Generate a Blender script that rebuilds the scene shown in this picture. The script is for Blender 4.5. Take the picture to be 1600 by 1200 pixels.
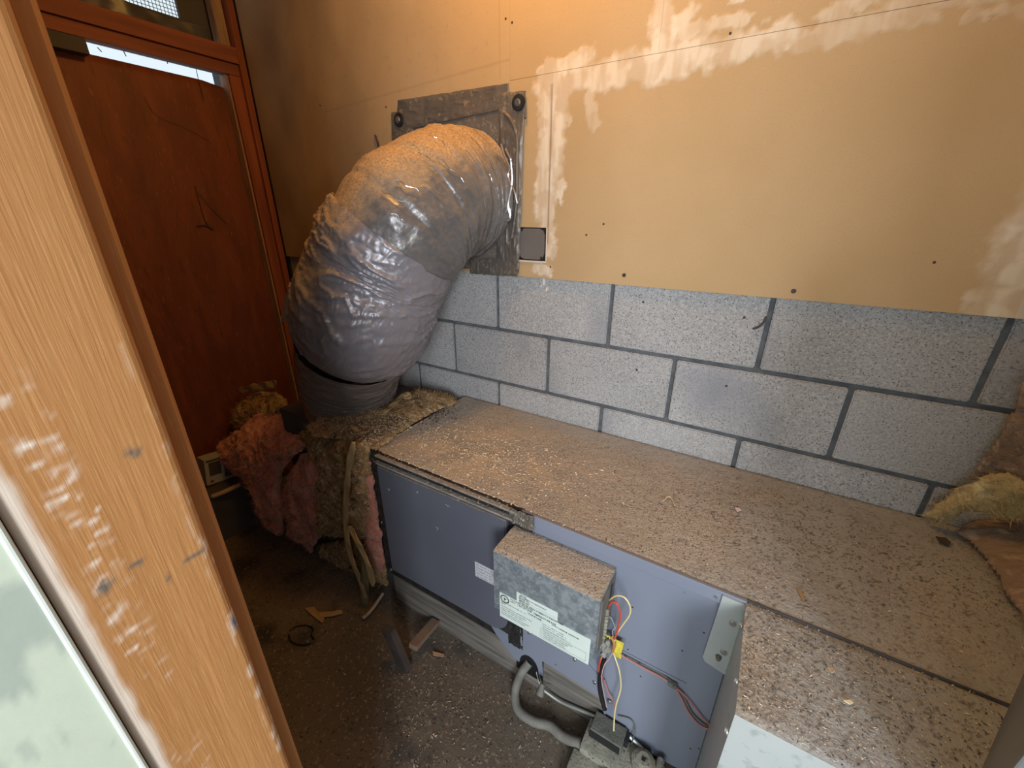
import bpy, bmesh, math, random
import numpy as np
from mathutils import Vector, Euler, Matrix
for o in list(bpy.data.objects): bpy.data.objects.remove(o)
sc = bpy.context.scene
C = sc.collection
rnd = random.Random(7)
# ------------------------------------------------------------------ camera
CAM = (0.78985, -1.19588, 0.38253); ROT = (1.17721, 0.000423, 0.547302); FPX = 640.94
cd = bpy.data.cameras.new('camera'); cam = bpy.data.objects.new('camera', cd); C.objects.link(cam)
cam.location = CAM; cam.rotation_euler = ROT
cd.sensor_width = 36; cd.lens = FPX / 1600 * 36; cd.clip_start = .01
sc.camera = cam
# ------------------------------------------------------------------ world, lights, exposure
w = bpy.data.worlds.new('world'); sc.world = w; w.use_nodes = True
bg = w.node_tree.nodes['Background']; bg.inputs[0].default_value = (.80, .92, 1, 1); bg.inputs[1].default_value = 1.0
def light(name, kind, loc, energy, col, target=None, **k):
    l = bpy.data.lights.new(name, kind); l.energy = energy; l.color = col
    for a, b in k.items(): setattr(l, a, b)
    o = bpy.data.objects.new(name, l); C.objects.link(o); o.location = loc
    if target is not None: o.rotation_euler = (Vector(target) - Vector(loc)).to_track_quat('-Z', 'Y').to_euler()
    return o
light('warm_bulb', 'POINT', (.20, -.40, 1.27), 17, (1, .52, .11), shadow_soft_size=.06)
light('doorway_daylight', 'AREA', (2.05, -3.0, .62), 74, (.90, .95, 1), target=(.3, 0, -.2), shape='RECTANGLE', size=.7, size_y=1.0)
light('low_fill_light', 'AREA', (.85, -3.1, .15), 22, (.90, .96, 1), target=(.8, 0, -.3), shape='RECTANGLE', size=1.0, size_y=.8)  # added fill lamp, brightens the right-hand blocks and plenum
sc.view_settings.view_transform = 'Standard'; sc.view_settings.look = 'None'
sc.view_settings.gamma = 1; sc.view_settings.use_curve_mapping = False
sc.view_settings.exposure = 0.0
# ------------------------------------------------------------------ helpers
RM = np.array(Euler(ROT).to_matrix())
def at(u, v, ax, val):
    """the point of the plane (axis ax = val) that the reference shot sees at pixel u, v"""
    d = RM @ np.array([(u - 800) / FPX, -(v - 600) / FPX, -1.]); c = np.array(CAM)
    return Vector(c + d * (val - c[ax]) / d[ax])
def hsh(i, seed):
    i = i.astype(np.int64)
    h = (i[:, 0] * 73856093) ^ (i[:, 1] * 19349663) ^ (i[:, 2] * 83492791) ^ (seed * 2654435761)
    h = (h ^ (h >> 13)) * 1274126177 & 0x7fffffff
    h = (h ^ (h >> 16)) & 0xffff
    return h / 65535.
def vn(p, seed=0):
    p = np.asarray(p, float); i = np.floor(p); f = p - i; f = f * f * (3 - 2 * f); r = 0
    for a in (0, 1):
        for b in (0, 1):
            for c in (0, 1):
                wgt = (f[:, 0] if a else 1 - f[:, 0]) * (f[:, 1] if b else 1 - f[:, 1]) * (f[:, 2] if c else 1 - f[:, 2])
                r = r + wgt * hsh(i + np.array([a, b, c]), seed)
    return r
def fbm(p, seed=0, oct=4):
    p = np.asarray(p, float); s = 0; a = .5; t = 0
    for k in range(oct): s = s + a * vn(p * 2 ** k, seed + k * 17); t += a; a *= .5
    return s / t
def ridge(p, seed=0, oct=3):
    p = np.asarray(p, float); s = 0; a = .5; t = 0
    for k in range(oct): s = s + a * (1 - np.abs(2 * vn(p * 1.9 ** k, seed + 31 * k) - 1)) ** 3; t += a; a *= .55
    return s / t
# ---- materials
MATS = {}
def mat(name, c1, c2=None, rough=.8, metal=0, scale=8, stretch=(1, 1, 1), bump=0, bscale=None, contrast=(.35, .65),
        speck=None, dust=None, attr=None, spec=.5, rnd_v=0, wave=0, mask2=None, coords='Object', sheen=0, detail=6):
    if name in MATS: return MATS[name]
    m = bpy.data.materials.new(name); m.use_nodes = True; nt = m.node_tree; N = nt.nodes; L = nt.links
    b = N['Principled BSDF']; b.inputs['Roughness'].default_value = rough; b.inputs['Metallic'].default_value = metal
    b.inputs['Specular IOR Level'].default_value = spec
    tc = N.new('ShaderNodeTexCoord'); mp = N.new('ShaderNodeMapping'); mp.inputs['Scale'].default_value = stretch
    L.new(tc.outputs[coords], mp.inputs[0]); vec = mp.outputs[0]
    if rnd_v:
        oi = N.new('ShaderNodeObjectInfo'); va = N.new('ShaderNodeVectorMath'); va.operation = 'SCALE'; va.inputs[0].default_value = (31, 17, 23)
        L.new(oi.outputs['Random'], va.inputs['Scale']); ad = N.new('ShaderNodeVectorMath'); L.new(vec, ad.inputs[0]); L.new(va.outputs[0], ad.inputs[1]); vec = ad.outputs[0]
    def noise(s, det=detail, dist=0, v=None):
        n = N.new('ShaderNodeTexNoise'); n.inputs['Scale'].default_value = s; n.inputs['Detail'].default_value = det
        n.inputs['Distortion'].default_value = dist; L.new(v or vec, n.inputs['Vector']); return n.outputs[0]
    def rng(v, lo, hi, a=0, bb=1):
        r = N.new('ShaderNodeMapRange'); L.new(v, r.inputs[0]); r.inputs[1].default_value = lo; r.inputs[2].default_value = hi
        r.inputs[3].default_value = a; r.inputs[4].default_value = bb; return r.outputs[0]
    def mix(f, a, bb):
        x = N.new('ShaderNodeMix'); x.data_type = 'RGBA'
        if isinstance(f, (int, float)): x.inputs[0].default_value = f
        else: L.new(f, x.inputs[0])
        for i, c in ((6, a), (7, bb)):
            if isinstance(c, tuple): x.inputs[i].default_value = (*c, 1)
            else: L.new(c, x.inputs[i])
        return x.outputs[2]
    col = c1
    if c2: col = mix(rng(noise(scale, dist=wave), *contrast), c1, c2)
    for sp in (speck or []):   # (scale, lo, hi, colour)
        col = mix(rng(noise(sp[0], 2), sp[1], sp[2]), col if not isinstance(col, tuple) else col, sp[3])
    if attr:                   # painted-on second material, mask from a mesh attribute
        for an, ac in attr:
            a = N.new('ShaderNodeAttribute'); a.attribute_name = an
            col = mix(a.outputs['Fac'], col, ac)
    if dust:                   # dust lies on faces that look up: (colour, lo, hi, amount)
        g = N.new('ShaderNodeNewGeometry'); sx = N.new('ShaderNodeSeparateXYZ'); L.new(g.outputs['Normal'], sx.inputs[0])
        nz = noise(26, 6, 0); ad = N.new('ShaderNodeMath'); ad.operation = 'ADD'; L.new(sx.outputs[2], ad.inputs[0])
        L.new(rng(nz, .2, .8, -.35, .35), ad.inputs[1])
        f = rng(ad.outputs[0], dust[1], dust[2], 0, dust[3])
        if len(dust) > 4:
            da = N.new('ShaderNodeAttribute'); da.attribute_name = dust[4]; f = da.outputs['Fac']
        dc = mix(rng(noise(170, 3), .35, .7), dust[0], tuple(min(1, c * 1.7) for c in dust[0]))
        dc = mix(rng(noise(230, 2), .60, .68), dc, tuple(c * .45 for c in dust[0]))
        if isinstance(col, tuple): col = mix(0., col, col)
        col = mix(f, col, dc)
        rr = N.new('ShaderNodeMath'); rr.operation = 'MAXIMUM'; rr.inputs[0].default_value = rough
        L.new(rng(f, 0, .8, rough, .95), rr.inputs[1]); L.new(rr.outputs[0], b.inputs['Roughness'])
        if metal: L.new(rng(f, 0, .6, metal, 0), b.inputs['Metallic'])
    if rnd_v:
        h = N.new('ShaderNodeHueSaturation'); L.new(rng(oi.outputs['Random'], 0, 1, 1 - rnd_v, 1 + rnd_v), h.inputs['Value'])
        if isinstance(col, tuple): h.inputs['Color'].default_value = (*col, 1)
        else: L.new(col, h.inputs['Color'])
        col = h.outputs[0]
    if isinstance(col, tuple): b.inputs['Base Color'].default_value = (*col, 1)
    else: L.new(col, b.inputs['Base Color'])
    if bump:
        bn = N.new('ShaderNodeBump'); bn.inputs['Strength'].default_value = 1; bn.inputs['Distance'].default_value = bump
        L.new(noise(bscale or scale * 4, 5), bn.inputs['Height']); L.new(bn.outputs[0], b.inputs['Normal'])
    if sheen: b.inputs['Sheen Weight'].default_value = sheen
    MATS[name] = m; return m
def attr_mat(name, rough=.9):
    m = bpy.data.materials.new(name); m.use_nodes = True; a = m.node_tree.nodes.new('ShaderNodeAttribute'); a.attribute_name = 'tint'
    b = m.node_tree.nodes['Principled BSDF']; m.node_tree.links.new(a.outputs['Color'], b.inputs['Base Color']); b.inputs['Roughness'].default_value = rough
    return m
# ---- objects
def obj(name, V, F, m, parent=None, smooth=False, attrs=None, vcol=None):
    V = np.asarray(V, float)
    if parent is not None:
        V = V - np.array(parent_world(parent))
    me = bpy.data.meshes.new(name); me.from_pydata(V.tolist(), [], [tuple(f) for f in F]); me.update()
    if m is not None: me.materials.append(m)
    if smooth: me.shade_smooth()
    if attrs:
        for k, a in attrs.items():
            at_ = me.attributes.new(k, 'FLOAT', 'POINT'); at_.data.foreach_set('value', np.asarray(a, np.float32))
    if vcol is not None:
        at_ = me.attributes.new('tint', 'FLOAT_COLOR', 'POINT'); at_.data.foreach_set('color', np.asarray(vcol, np.float32).ravel())
    o = bpy.data.objects.new(name, me); C.objects.link(o)
    if parent is not None: o.parent = parent
    return o
def parent_world(p):
    v = Vector((0, 0, 0))
    while p is not None: v = v + p.location; p = p.parent
    return v
def tag(o, label=None, cat=None, group=None, kind=None):
    if label: o['label'] = label
    if cat: o['category'] = cat
    if group: o['group'] = group
    if kind: o['kind'] = kind
    return o
def thing(name, label, cat, loc, group=None):
    o = bpy.data.objects.new(name, None); C.objects.link(o); o.location = loc; o.empty_display_size = .05
    return tag(o, label, cat, group)
def struct(name, loc=(0, 0, 0)):
    o = bpy.data.objects.new(name, None); C.objects.link(o); o.location = loc; return tag(o, kind='structure')
class MB:
    def __init__(s): s.V = []; s.F = []
    def add(s, V, F):
        n = len(s.V); s.V += [tuple(v) for v in V]; s.F += [tuple(i + n for i in f) for f in F]; return s
    def box(s, x0, x1, y0, y1, z0, z1, bev=0, M=None):
        bm = bmesh.new(); bmesh.ops.create_cube(bm, size=1)
        for v in bm.verts: v.co = Vector((x0 + (x1 - x0) * (v.co.x + .5), y0 + (y1 - y0) * (v.co.y + .5), z0 + (z1 - z0) * (v.co.z + .5)))
        if bev: bmesh.ops.bevel(bm, geom=bm.edges[:], offset=bev, segments=2, profile=.6, affect='EDGES')
        return s.bm(bm, M)
    def bm(s, bm, M=None):
        if M is not None: bmesh.ops.transform(bm, matrix=M, verts=bm.verts)
        bm.verts.index_update(); V = [v.co[:] for v in bm.verts]; F = [[v.index for v in f.verts] for f in bm.faces]; bm.free(); return s.add(V, F)
    def cyl(s, p, q, r, n=16, r2=None, bev=0):
        p = Vector(p); q = Vector(q); r2 = r if r2 is None else r2
        bm = bmesh.new(); bmesh.ops.create_cone(bm, cap_ends=True, segments=n, radius1=r, radius2=r2, depth=(q - p).length)
        if bev: bmesh.ops.bevel(bm, geom=[e for e in bm.edges if abs(e.calc_face_angle(0)) > 1], offset=bev, segments=2, affect='EDGES')
        return s.bm(bm, Matrix.Translation((p + q) / 2) @ (q - p).to_track_quat('Z', 'Y').to_matrix().to_4x4())
    def tube(s, pts, r, n=8, sub=6, closed=False):
        c = catmull(pts, sub); V, F = sweep(c, np.full(len(c), r), n); return s.add(V, F)
    def prism(s, poly, y0, y1):   # polygon in xz, extruded in y
        n = len(poly); V = [(a, y0, b) for a, b in poly] + [(a, y1, b) for a, b in poly]
        return s.add(V, [tuple(range(n)), tuple(range(2 * n - 1, n - 1, -1))] + [(i + n, (i + 1) % n + n, (i + 1) % n, i) for i in range(n)])
    def build(s, name, m, parent=None, smooth=False, **k):
        o = obj(name, s.V, s.F, m, parent, smooth, **k)
        if smooth: 
            try: o.data.set_sharp_from_angle(angle=math.radians(35))
            except Exception: pass
        return o
def catmull(P, n=10):
    P = np.array([list(p) for p in P], float)
    if len(P) == 2: return np.array([P[0] + (P[1] - P[0]) * t for t in np.linspace(0, 1, n + 1)])
    Q = np.vstack([2 * P[0] - P[1], P, 2 * P[-1] - P[-2]]); out = []
    for i in range(1, len(Q) - 2):
        a, b, c, d = Q[i - 1:i + 3]
        for t in np.linspace(0, 1, n, endpoint=False):
            out.append(.5 * ((2 * b) + (-a + c) * t + (2 * a - 5 * b + 4 * c - d) * t * t + (-a + 3 * b - 3 * c + d) * t ** 3))
    out.append(P[-1]); return np.array(out)
def sweep(c, r, n=16, disp=None, cap=True):
    c = np.asarray(c, float); T = np.gradient(c, axis=0); T /= np.linalg.norm(T, axis=1)[:, None] + 1e-9
    u = np.cross(T[0], [0, 0, 1.]); 
    if np.linalg.norm(u) < .1: u = np.cross(T[0], [1., 0, 0])
    u /= np.linalg.norm(u); U = []
    for t in T:
        u = u - t * np.dot(u, t); u = u / np.linalg.norm(u); U.append(u)
    U = np.array(U); W = np.cross(T, U); th = np.linspace(0, 2 * np.pi, n, endpoint=False)
    R = np.asarray(r)[:, None] * np.ones(n)
    if disp is not None: R = R + disp(np.arange(len(c))[:, None] * np.ones(n), th[None, :] * np.ones((len(c), 1)))
    V = c[:, None, :] + R[:, :, None] * (np.cos(th)[None, :, None] * U[:, None, :] + np.sin(th)[None, :, None] * W[:, None, :])
    V = V.reshape(-1, 3); m = len(c); F = []
    for i in range(m - 1):
        for j in range(n): k = (j + 1) % n; F.append((i * n + j, i * n + k, (i + 1) * n + k, (i + 1) * n + j))
    if cap: F.append(tuple(range(n - 1, -1, -1))); F.append(tuple((m - 1) * n + j for j in range(n)))
    return V, F
# ------------------------------------------------------------------ materials
M_block = mat('concrete_block_face', (.35, .345, .34), (.42, .415, .41), rough=.95, scale=5, bump=.0022, bscale=260, rnd_v=.07,
              speck=[(150, .45, .62, (.47, .47, .475)), (300, .56, .66, (.14, .145, .155)), (3.2, .55, .8, (.24, .25, .28))])
M_mortar = mat('mortar_joint', (.085, .09, .10), (.14, .145, .15), scale=30, rough=.95, bump=.003, bscale=120)
M_dry = mat('drywall_paper', (.47, .315, .155), (.52, .355, .185), scale=3, rough=.85, bump=.0004, bscale=300,
            speck=[(420, .58, .7, (.42, .29, .17))], attr=[('left_brown', (.22, .145, .09)), ('mud2', (.60, .47, .33)), ('mud', (.78, .69, .55)), ('line', (.20, .13, .08))])
M_wood = mat('pale_fir', (.45, .21, .068), (.36, .155, .043), scale=3.0, stretch=(16, 16, .7), rough=.72, bump=.0005, bscale=30, wave=.3, contrast=(.2, .8),
             speck=[(60, .55, .75, (.45, .24, .09))], attr=[('scuff', (.80, .72, .62)), ('dirtm', (.12, .10, .08)), ('blue', (.02, .09, .25))])
M_redwood = mat('red_stained_wood', (.30, .085, .035), (.18, .045, .02), scale=2.5, stretch=(10, 10, 1), rough=.7, bump=.001, bscale=12, wave=.4)
M_redwood_h = mat('red_stained_wood_rail', (.27, .085, .05), (.17, .05, .03), scale=2.5, stretch=(10, 1, 10), rough=.7, bump=.001, bscale=12, wave=.4)
M_ply = mat('red_stained_plywood', (.235, .062, .022), (.13, .032, .013), scale=3.0, stretch=(3, 3, .7), rough=.6, bump=.0009, bscale=30, wave=1.2,
            contrast=(.3, .7), speck=[(16, .58, .72, (.13, .035, .015)), (50, .62, .8, (.30, .10, .045))])
M_floor = mat('dirty_floor', (.095, .078, .058), (.16, .125, .092), scale=2.2, rough=.92, bump=.002, bscale=60,
              speck=[(7, .55, .7, (.05, .045, .04)), (90, .60, .68, (.20, .17, .13)), (140, .62, .7, (.03, .028, .025))])
M_green = mat('pale_green_paint', (.50, .56, .44), (.54, .60, .48), scale=3, rough=.6, attr=[('scuff', (.33, .38, .33)), ('dirtm', (.08, .08, .07))], bump=.0006, bscale=40)
M_bead = mat('white_corner_bead', (.74, .80, .74), (.60, .66, .60), scale=20, rough=.5)
M_blue = mat('slate_blue_enamel', (.19, .21, .27), (.21, .23, .29), scale=3, rough=.42, spec=.5, speck=[(45, .72, .76, (.10, .11, .14))])
M_blued = mat('dark_slate_door_enamel', (.105, .112, .140), (.125, .132, .162), scale=3, rough=.38, dust=((.20, .16, .12), .4, 1.0, .85))
M_gap = mat('black_tape_and_gap_shade', (.012, .012, .014), (.035, .032, .03), scale=40, rough=.4, bump=.002, bscale=60)
M_galv = mat('galvanized_steel', (.27, .31, .34), (.40, .45, .48), scale=60, rough=.42, metal=.55, contrast=(.4, .6), bump=.0002, bscale=80,
             speck=[(38, .45, .65, (.23, .27, .30)), (140, .55, .7, (.44, .48, .50))])
M_sheet = mat('plain_sheet_metal', (.40, .43, .43), (.46, .49, .49), scale=6, rough=.45, metal=.2, speck=[(60, .6, .75, (.34, .37, .37))])
M_dust = mat('brown_dust_layer', (.43, .39, .345), (.36, .325, .28), scale=5, rough=.97, bump=.002, bscale=190,
             speck=[(230, .53, .63, (.47, .41, .34)), (260, .60, .67, (.09, .065, .045)), (420, .60, .68, (.56, .46, .34))], attr=[('grey', (.36, .38, .39)), ('dark', (.15, .135, .12)), ('pale', (.54, .43, .31))])
M_plastic = mat('grey_duct_plastic', (.235, .23, .265), (.285, .275, .31), scale=4, rough=.33, spec=.7, metal=.2, bump=.0012, bscale=45, dust=((.30, .21, .12), .32, .78, 1.0, 'dustm'))
M_plastic2 = mat('grey_duct_tape_wrap', (.14, .14, .145), (.20, .20, .205), scale=6, rough=.30, spec=.7, metal=.25, bump=.002, bscale=40, dust=((.34, .225, .115), .32, .78, 1.0, 'dustm'))
M_collar = mat('dark_foil_wrap', (.22, .20, .20), (.30, .27, .26), scale=9, rough=.22, metal=.4, bump=.002, bscale=20, stretch=(1, 1, 5), dust=((.20, .15, .10), .5, 1.1, .7))
M_tape = mat('grey_duct_tape', (.12, .105, .09), (.165, .14, .115), scale=12, rough=.42, metal=.2, bump=.003, bscale=14, speck=[(60, .6, .7, (.26, .21, .16))], dust=((.30, .21, .12), .5, 1.1, .9))
M_platemat = mat('dusty_sheet_plate', (.13, .115, .10), (.19, .165, .135), scale=9, rough=.6, metal=.2, bump=.001, bscale=30, speck=[(120, .58, .68, (.26, .22, .17))])
M_wrinkle = mat('bright_foil', (.50, .50, .52), rough=.22, metal=.75)
M_pink = mat('pink_fiberglass', (.66, .28, .20), (.50, .17, .115), scale=14, rough=1, bump=.012, bscale=55, sheen=.3, contrast=(.3, .7),
             speck=[(40, .55, .7, (.60, .33, .22)), (22, .6, .75, (.20, .07, .05))])
M_brownfib = mat('dusty_fiberglass', (.44, .28, .13), (.29, .175, .075), scale=18, rough=1, bump=.012, bscale=70, contrast=(.3, .7),
                 speck=[(50, .52, .66, (.50, .38, .22)), (30, .58, .7, (.09, .055, .03)), (150, .6, .68, (.62, .50, .34))])
M_yellow = mat('yellow_fiberglass', (.56, .46, .25), (.42, .32, .16), scale=9, rough=1, bump=.006, bscale=60, speck=[(30, .58, .7, (.66, .58, .36))])
M_greybr = mat('greyish_brown_fiberglass', (.29, .215, .165), (.21, .15, .11), scale=8, rough=1, bump=.008, bscale=60, speck=[(40, .55, .7, (.42, .33, .26))])
M_kraft = mat('kraft_facing', (.44, .31, .15), (.34, .23, .105), scale=20, rough=.8, bump=.001, bscale=60)
M_beam = mat('weathered_grey_wood', (.20, .18, .155), (.11, .098, .085), scale=5, stretch=(1, 12, 12), rough=.9, bump=.0015, bscale=14, contrast=(.35, .6))
M_stick = mat('dusty_brown_wood', (.22, .15, .10), (.13, .09, .065), scale=10, rough=.9, bump=.002, bscale=40)
M_scrap = mat('tan_cardboard', (.42, .28, .13), (.33, .21, .095), scale=20, rough=.85)
M_black = mat('black_plastic', (.012, .012, .014), rough=.45)
M_hose = mat('dusty_grey_conduit', (.13, .125, .11), (.19, .18, .155), scale=30, rough=.75, bump=.001, bscale=90)
M_valve = mat('dusty_grey_casting', (.22, .215, .17), (.30, .29, .235), scale=25, rough=.9, bump=.002, bscale=120, speck=[(150, .6, .7, (.08, .08, .07))])
M_vdark = mat('dark_dusty_valve_top', (.10, .10, .085), (.15, .15, .13), scale=30, rough=.9, bump=.002, bscale=140, speck=[(90, .62, .7, (.03, .03, .028))])
M_label = mat('off_white_label', (.56, .63, .58), (.60, .67, .62), scale=15, rough=.5)
M_labelw = mat('white_sticker', (.56, .56, .60), rough=.5)
M_ink = mat('dark_print', (.045, .05, .05), rough=.6)
M_inkg = mat('grey_print', (.16, .19, .18), rough=.6)
M_red = mat('red_wire', (.55, .08, .05), rough=.4)
M_pinkw = mat('faded_red_wire', (.46, .17, .15), rough=.5)
M_yel = mat('yellow_wire', (.72, .60, .30), rough=.4)
M_yt = mat('yellow_tag', (.72, .60, .07), (.55, .45, .06), scale=60, rough=.5)
M_white = mat('dirty_white_plastic', (.50, .48, .43), rough=.5)
M_screw = mat('zinc_screw', (.55, .56, .55), rough=.3, metal=.9)
M_rust = mat('dark_screw_head', (.06, .035, .03), rough=.6, metal=.3)
M_cover = mat('grey_cover_plate', (.155, .14, .13), (.18, .165, .15), scale=10, rough=.55, metal=.2)
M_ceil = mat('ceiling_board', (.50, .38, .25), rough=.9)
M_grime = mat('grimy_dark_board', (.055, .05, .052), (.085, .078, .080), scale=6, rough=.85)
M_panel = mat('grey_board_side', (.14, .155, .16), (.18, .195, .20), scale=6, rough=.8)
M_chip = attr_mat('debris_chips')
XL = -1.2; ZF = -.947; ZC = 1.5; ZT = -.295; YF = -.483
# ------------------------------------------------------------------ setting: floor, ceiling, walls
def grid(nx, ny, fn):
    U, Vv = np.meshgrid(np.linspace(0, 1, nx), np.linspace(0, 1, ny)); P = fn(U.ravel(), Vv.ravel())
    F = [(j * nx + i, j * nx + i + 1, (j + 1) * nx + i + 1, (j + 1) * nx + i) for j in range(ny - 1) for i in range(nx - 1)]
    return P, F
def floorf(u, v):
    x = -1.45 + u * 5; y = -4.5 + v * 4.6; z = ZF + .004 * (fbm(np.stack([x * 6, y * 6, 0 * x], 1), 3) - .5); return np.stack([x, y, z], 1)
P, F = grid(220, 200, floorf); fl = tag(obj('floor', P, F, M_floor, smooth=True), kind='structure')
tag(MB().box(-1.45, 1.5, -1.25, .12, ZC, ZC + .05).build('ceiling', M_ceil), kind='structure')
# back wall: mortar bed with concrete blocks proud of it, drywall sheets above
wb = struct('wall_back', (0, 0, ZF))
def mortar(u, v):
    x = -1.45 + u * 2.95; z = ZF + v * 1.17; y = .0095 + .003 * (fbm(np.stack([x * 40, z * 40, 0 * x], 1), 5) - .5); return np.stack([x, y, z], 1)
P, F = grid(260, 110, mortar); obj('mortar', P, F, M_mortar, wb, smooth=True)
BW, BH, J = .4064, .2032, .0125
def block_mesh(wd):
    # rounded block face with slightly chipped edges
    bm = bmesh.new(); bmesh.ops.create_cube(bm, size=1)
    for v in bm.verts: v.co = Vector((v.co.x * (wd - J), v.co.y * .06 + .03, v.co.z * (BH - J)))
    bmesh.ops.bevel(bm, geom=bm.edges[:], offset=.003, segments=2, affect='EDGES')
    me = bpy.data.meshes.new('concrete_block'); bm.to_mesh(me); bm.free(); me.materials.append(M_block); return me
bmesh_ = block_mesh(BW)
for row in range(6):
    zc = .1016 - row * BH
    off = {0: 0, 1: .5}[row % 2]
    for k in range(-4, 5):
        x0 = (k - off) * BW
        if x0 > 1.45 or x0 + BW < -1.45: continue
        if zc < -1: continue
        o = bpy.data.objects.new('concrete_block', bmesh_); C.objects.link(o); o.parent = wb
        o.location = (x0 + BW / 2, rnd.uniform(-.0008, .0012), zc - ZF)
for (u, v) in ((1005, 472), (1163, 496), (995, 578), (1135, 603)):
    p = at(u, v, 1, 0); MB().cyl(p + Vector((0, -.0008, 0)), p + Vector((0, .004, 0)), .0035, 8).build('nail_hole', M_rust, wb)
# drywall
def seg(px, pz, a, b):
    ax, az = a; bx, bz = b; dx, dz = bx - ax, bz - az; t = np.clip(((px - ax) * dx + (pz - az) * dz) / (dx * dx + dz * dz + 1e-9), 0, 1)
    return np.hypot(px - ax - t * dx, pz - az - t * dz), t
# joint compound strokes: (start, end, half width start, half width end, strength)
STROKES = [((.205, .70), (.185, .40), .050, .040, 1), ((.185, .42), (.205, .27), .040, .022, 1), ((.232, .46), (.236, .41), .012, .008, .9),
           ((.16, .735), (.30, .745), .022, .028, .9), ((.18, .705), (.46, .705), .045, .038, .8), ((.46, .70), (.72, .715), .045, .032, .85),
           ((.72, .71), (.95, .71), .020, .018, .5), ((.475, .74), (.465, .98), .030, .034, 1), ((.50, .76), (.53, .80), .022, .02, .7), ((.52, .758), (.64, .758), .018, .012, .6),
           ((.30, .665), (.32, .60), .02, .012, .4), ((.24, .62), (.27, .60), .012, .006, .6), ((.62, .80), (.70, .80), .008, .008, .7),
           ((.78, .74), (.86, .76), .018, .02, .6), ((.90, .73), (1.15, .74), .028, .03, .55), ((1.0, .70), (1.2, .685), .012, .012, .5), ((.65, .84), (.95, .81), .01, .012, .4),
           ((.155, .225), (.205, .215), .024, .020, 1.1), ((1.20, .30), (1.26, .48), .07, .11, .95), ((1.19, .22), (1.30, .22), .05, .06, .9)]
def sheet(x0, x1, z0, z1, y0=-.0145, step=.0042):
    nx = int((x1 - x0) / step) + 2; nz = int((z1 - z0) / step) + 2
    u = np.linspace(x0, x1, nx); v = np.linspace(z0, z1, nz); X, Z = np.meshgrid(u, v); X = X.ravel(); Z = Z.ravel()
    q = np.stack([X, Z, 0 * X], 1)
    n1 = fbm(q * 22, 11) - .5; n2 = fbm(q * 80, 12) - .5; st = fbm(q * np.array([60, 9, 1]), 13) - .5
    mud = 0 * X
    for a, b, w0, w1, s in STROKES:
        d, t = seg(X, Z, a, b); wd = w0 + (w1 - w0) * t
        sd = (d + n1 * .036 + n2 * .022 + st * .012) / wd
        mud = np.maximum(mud, s * np.clip((1.0 - sd) / .38, 0, 1))
    hollow = np.clip((fbm(q * np.array([26, 26, 1]), 19) - .42) * 7, 0, 1)
    mud2 = mud * (.85 - .35 * hollow)
    m1 = mud * np.clip(.15 + .75 * hollow + st * 2.4, 0, 1) * .8
    left_brown = np.clip((fbm(q * np.array([5, 3.5, 1]), 23) - .30) * 1.2, 0, 1) * np.clip((.05 - X) / .9, 0, 1) * 1.2  # patchy brown tone, stronger towards the left end
    left_brown = np.clip(left_brown + np.clip((-.85 - X) / .35, 0, 1) * .35 + np.clip((n2 - .17) * 4, 0, 1) * .25 * (X < 0), 0, .85)
    line = 0 * X
    for a, b, wd, s in (((.195, .70), (.198, .30), .0014, .7), ((-.75, .735), (.06, .775), .0016, .22), ((.03, .735), (.03, 1.2), .001, .2)):
        d, t = seg(X, Z, a, b); line = np.maximum(line, s * np.clip(1.6 - d / (wd * 1.6), 0, 1))
    Y = y0 - .0011 * mud * (1 + 1.0 * st) + .0006 * n1
    n = len(X); V = np.vstack([np.stack([X, Y, Z], 1), np.stack([X, 0 * X - .0004, Z], 1)[np.r_[0, nx - 1, nx * nz - 1, nx * (nz - 1)]]])
    F = [(j * nx + i, j * nx + i + 1, (j + 1) * nx + i + 1, (j + 1) * nx + i) for j in range(nz - 1) for i in range(nx - 1)]
    A, B, D, E = n, n + 1, n + 2, n + 3
    F += [tuple([A] + [B] + list(range(nx - 1, -1, -1))), tuple([E] + [nx * (nz - 1) + i for i in range(nx)] + [D])]
    F += [tuple([E, A] + [j * nx for j in range(nz)]), tuple([B, D] + [j * nx + nx - 1 for j in range(nz - 1, -1, -1)])]
    z4 = [0] * 4
    return obj('drywall_sheet', V, F, M_dry, wb, attrs={'mud': np.r_[m1, z4], 'mud2': np.r_[mud2, z4], 'left_brown': np.r_[left_brown, z4], 'line': np.r_[line, z4]})
ZD = .194
sheet(-1.188, .0636, ZD + .002, ZC - .005); sheet(.0640, .1968, ZD, .7262)
sheet(.1972, 1.46, ZD, .7262); sheet(.0640, .4688, .727, ZC - .005); sheet(.4692, 1.46, .727, ZC - .005)
for (u, v) in ((975, 430), (1240, 455)):
    p = at(u, v, 1, -.0155); MB().cyl(p, p + Vector((0, .006, 0)), .0055, 14).build('screw', M_rust, wb)
for (u, v) in ((790, 29), (800, 35), (1024, 72), (1040, 16), (880, 105), (1141, 52), (500, 165), (603, 167), (943, 350), (916, 367), (860, 417), (1460, 410)):
    p = at(u, v, 1, -.0155); MB().cyl(p, p + Vector((0, .006, 0)), .0028, 10).build('screw', M_rust, wb)
# second insert: board edge at right with torn tape piece
MB().box(1.215, 1.46, -.0185, -.014, ZD, .30, .001).build('patch_board', mat('patch_board', (.62, .55, .46), (.50, .43, .35), scale=9, rough=.9), wb)
MB().box(XL - .12, XL + .0115, -.0135, .004, ZF, ZC).build('black_gap_filler', M_black, wb)  # black filler added to stop the light leak and keep the corner dark
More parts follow.
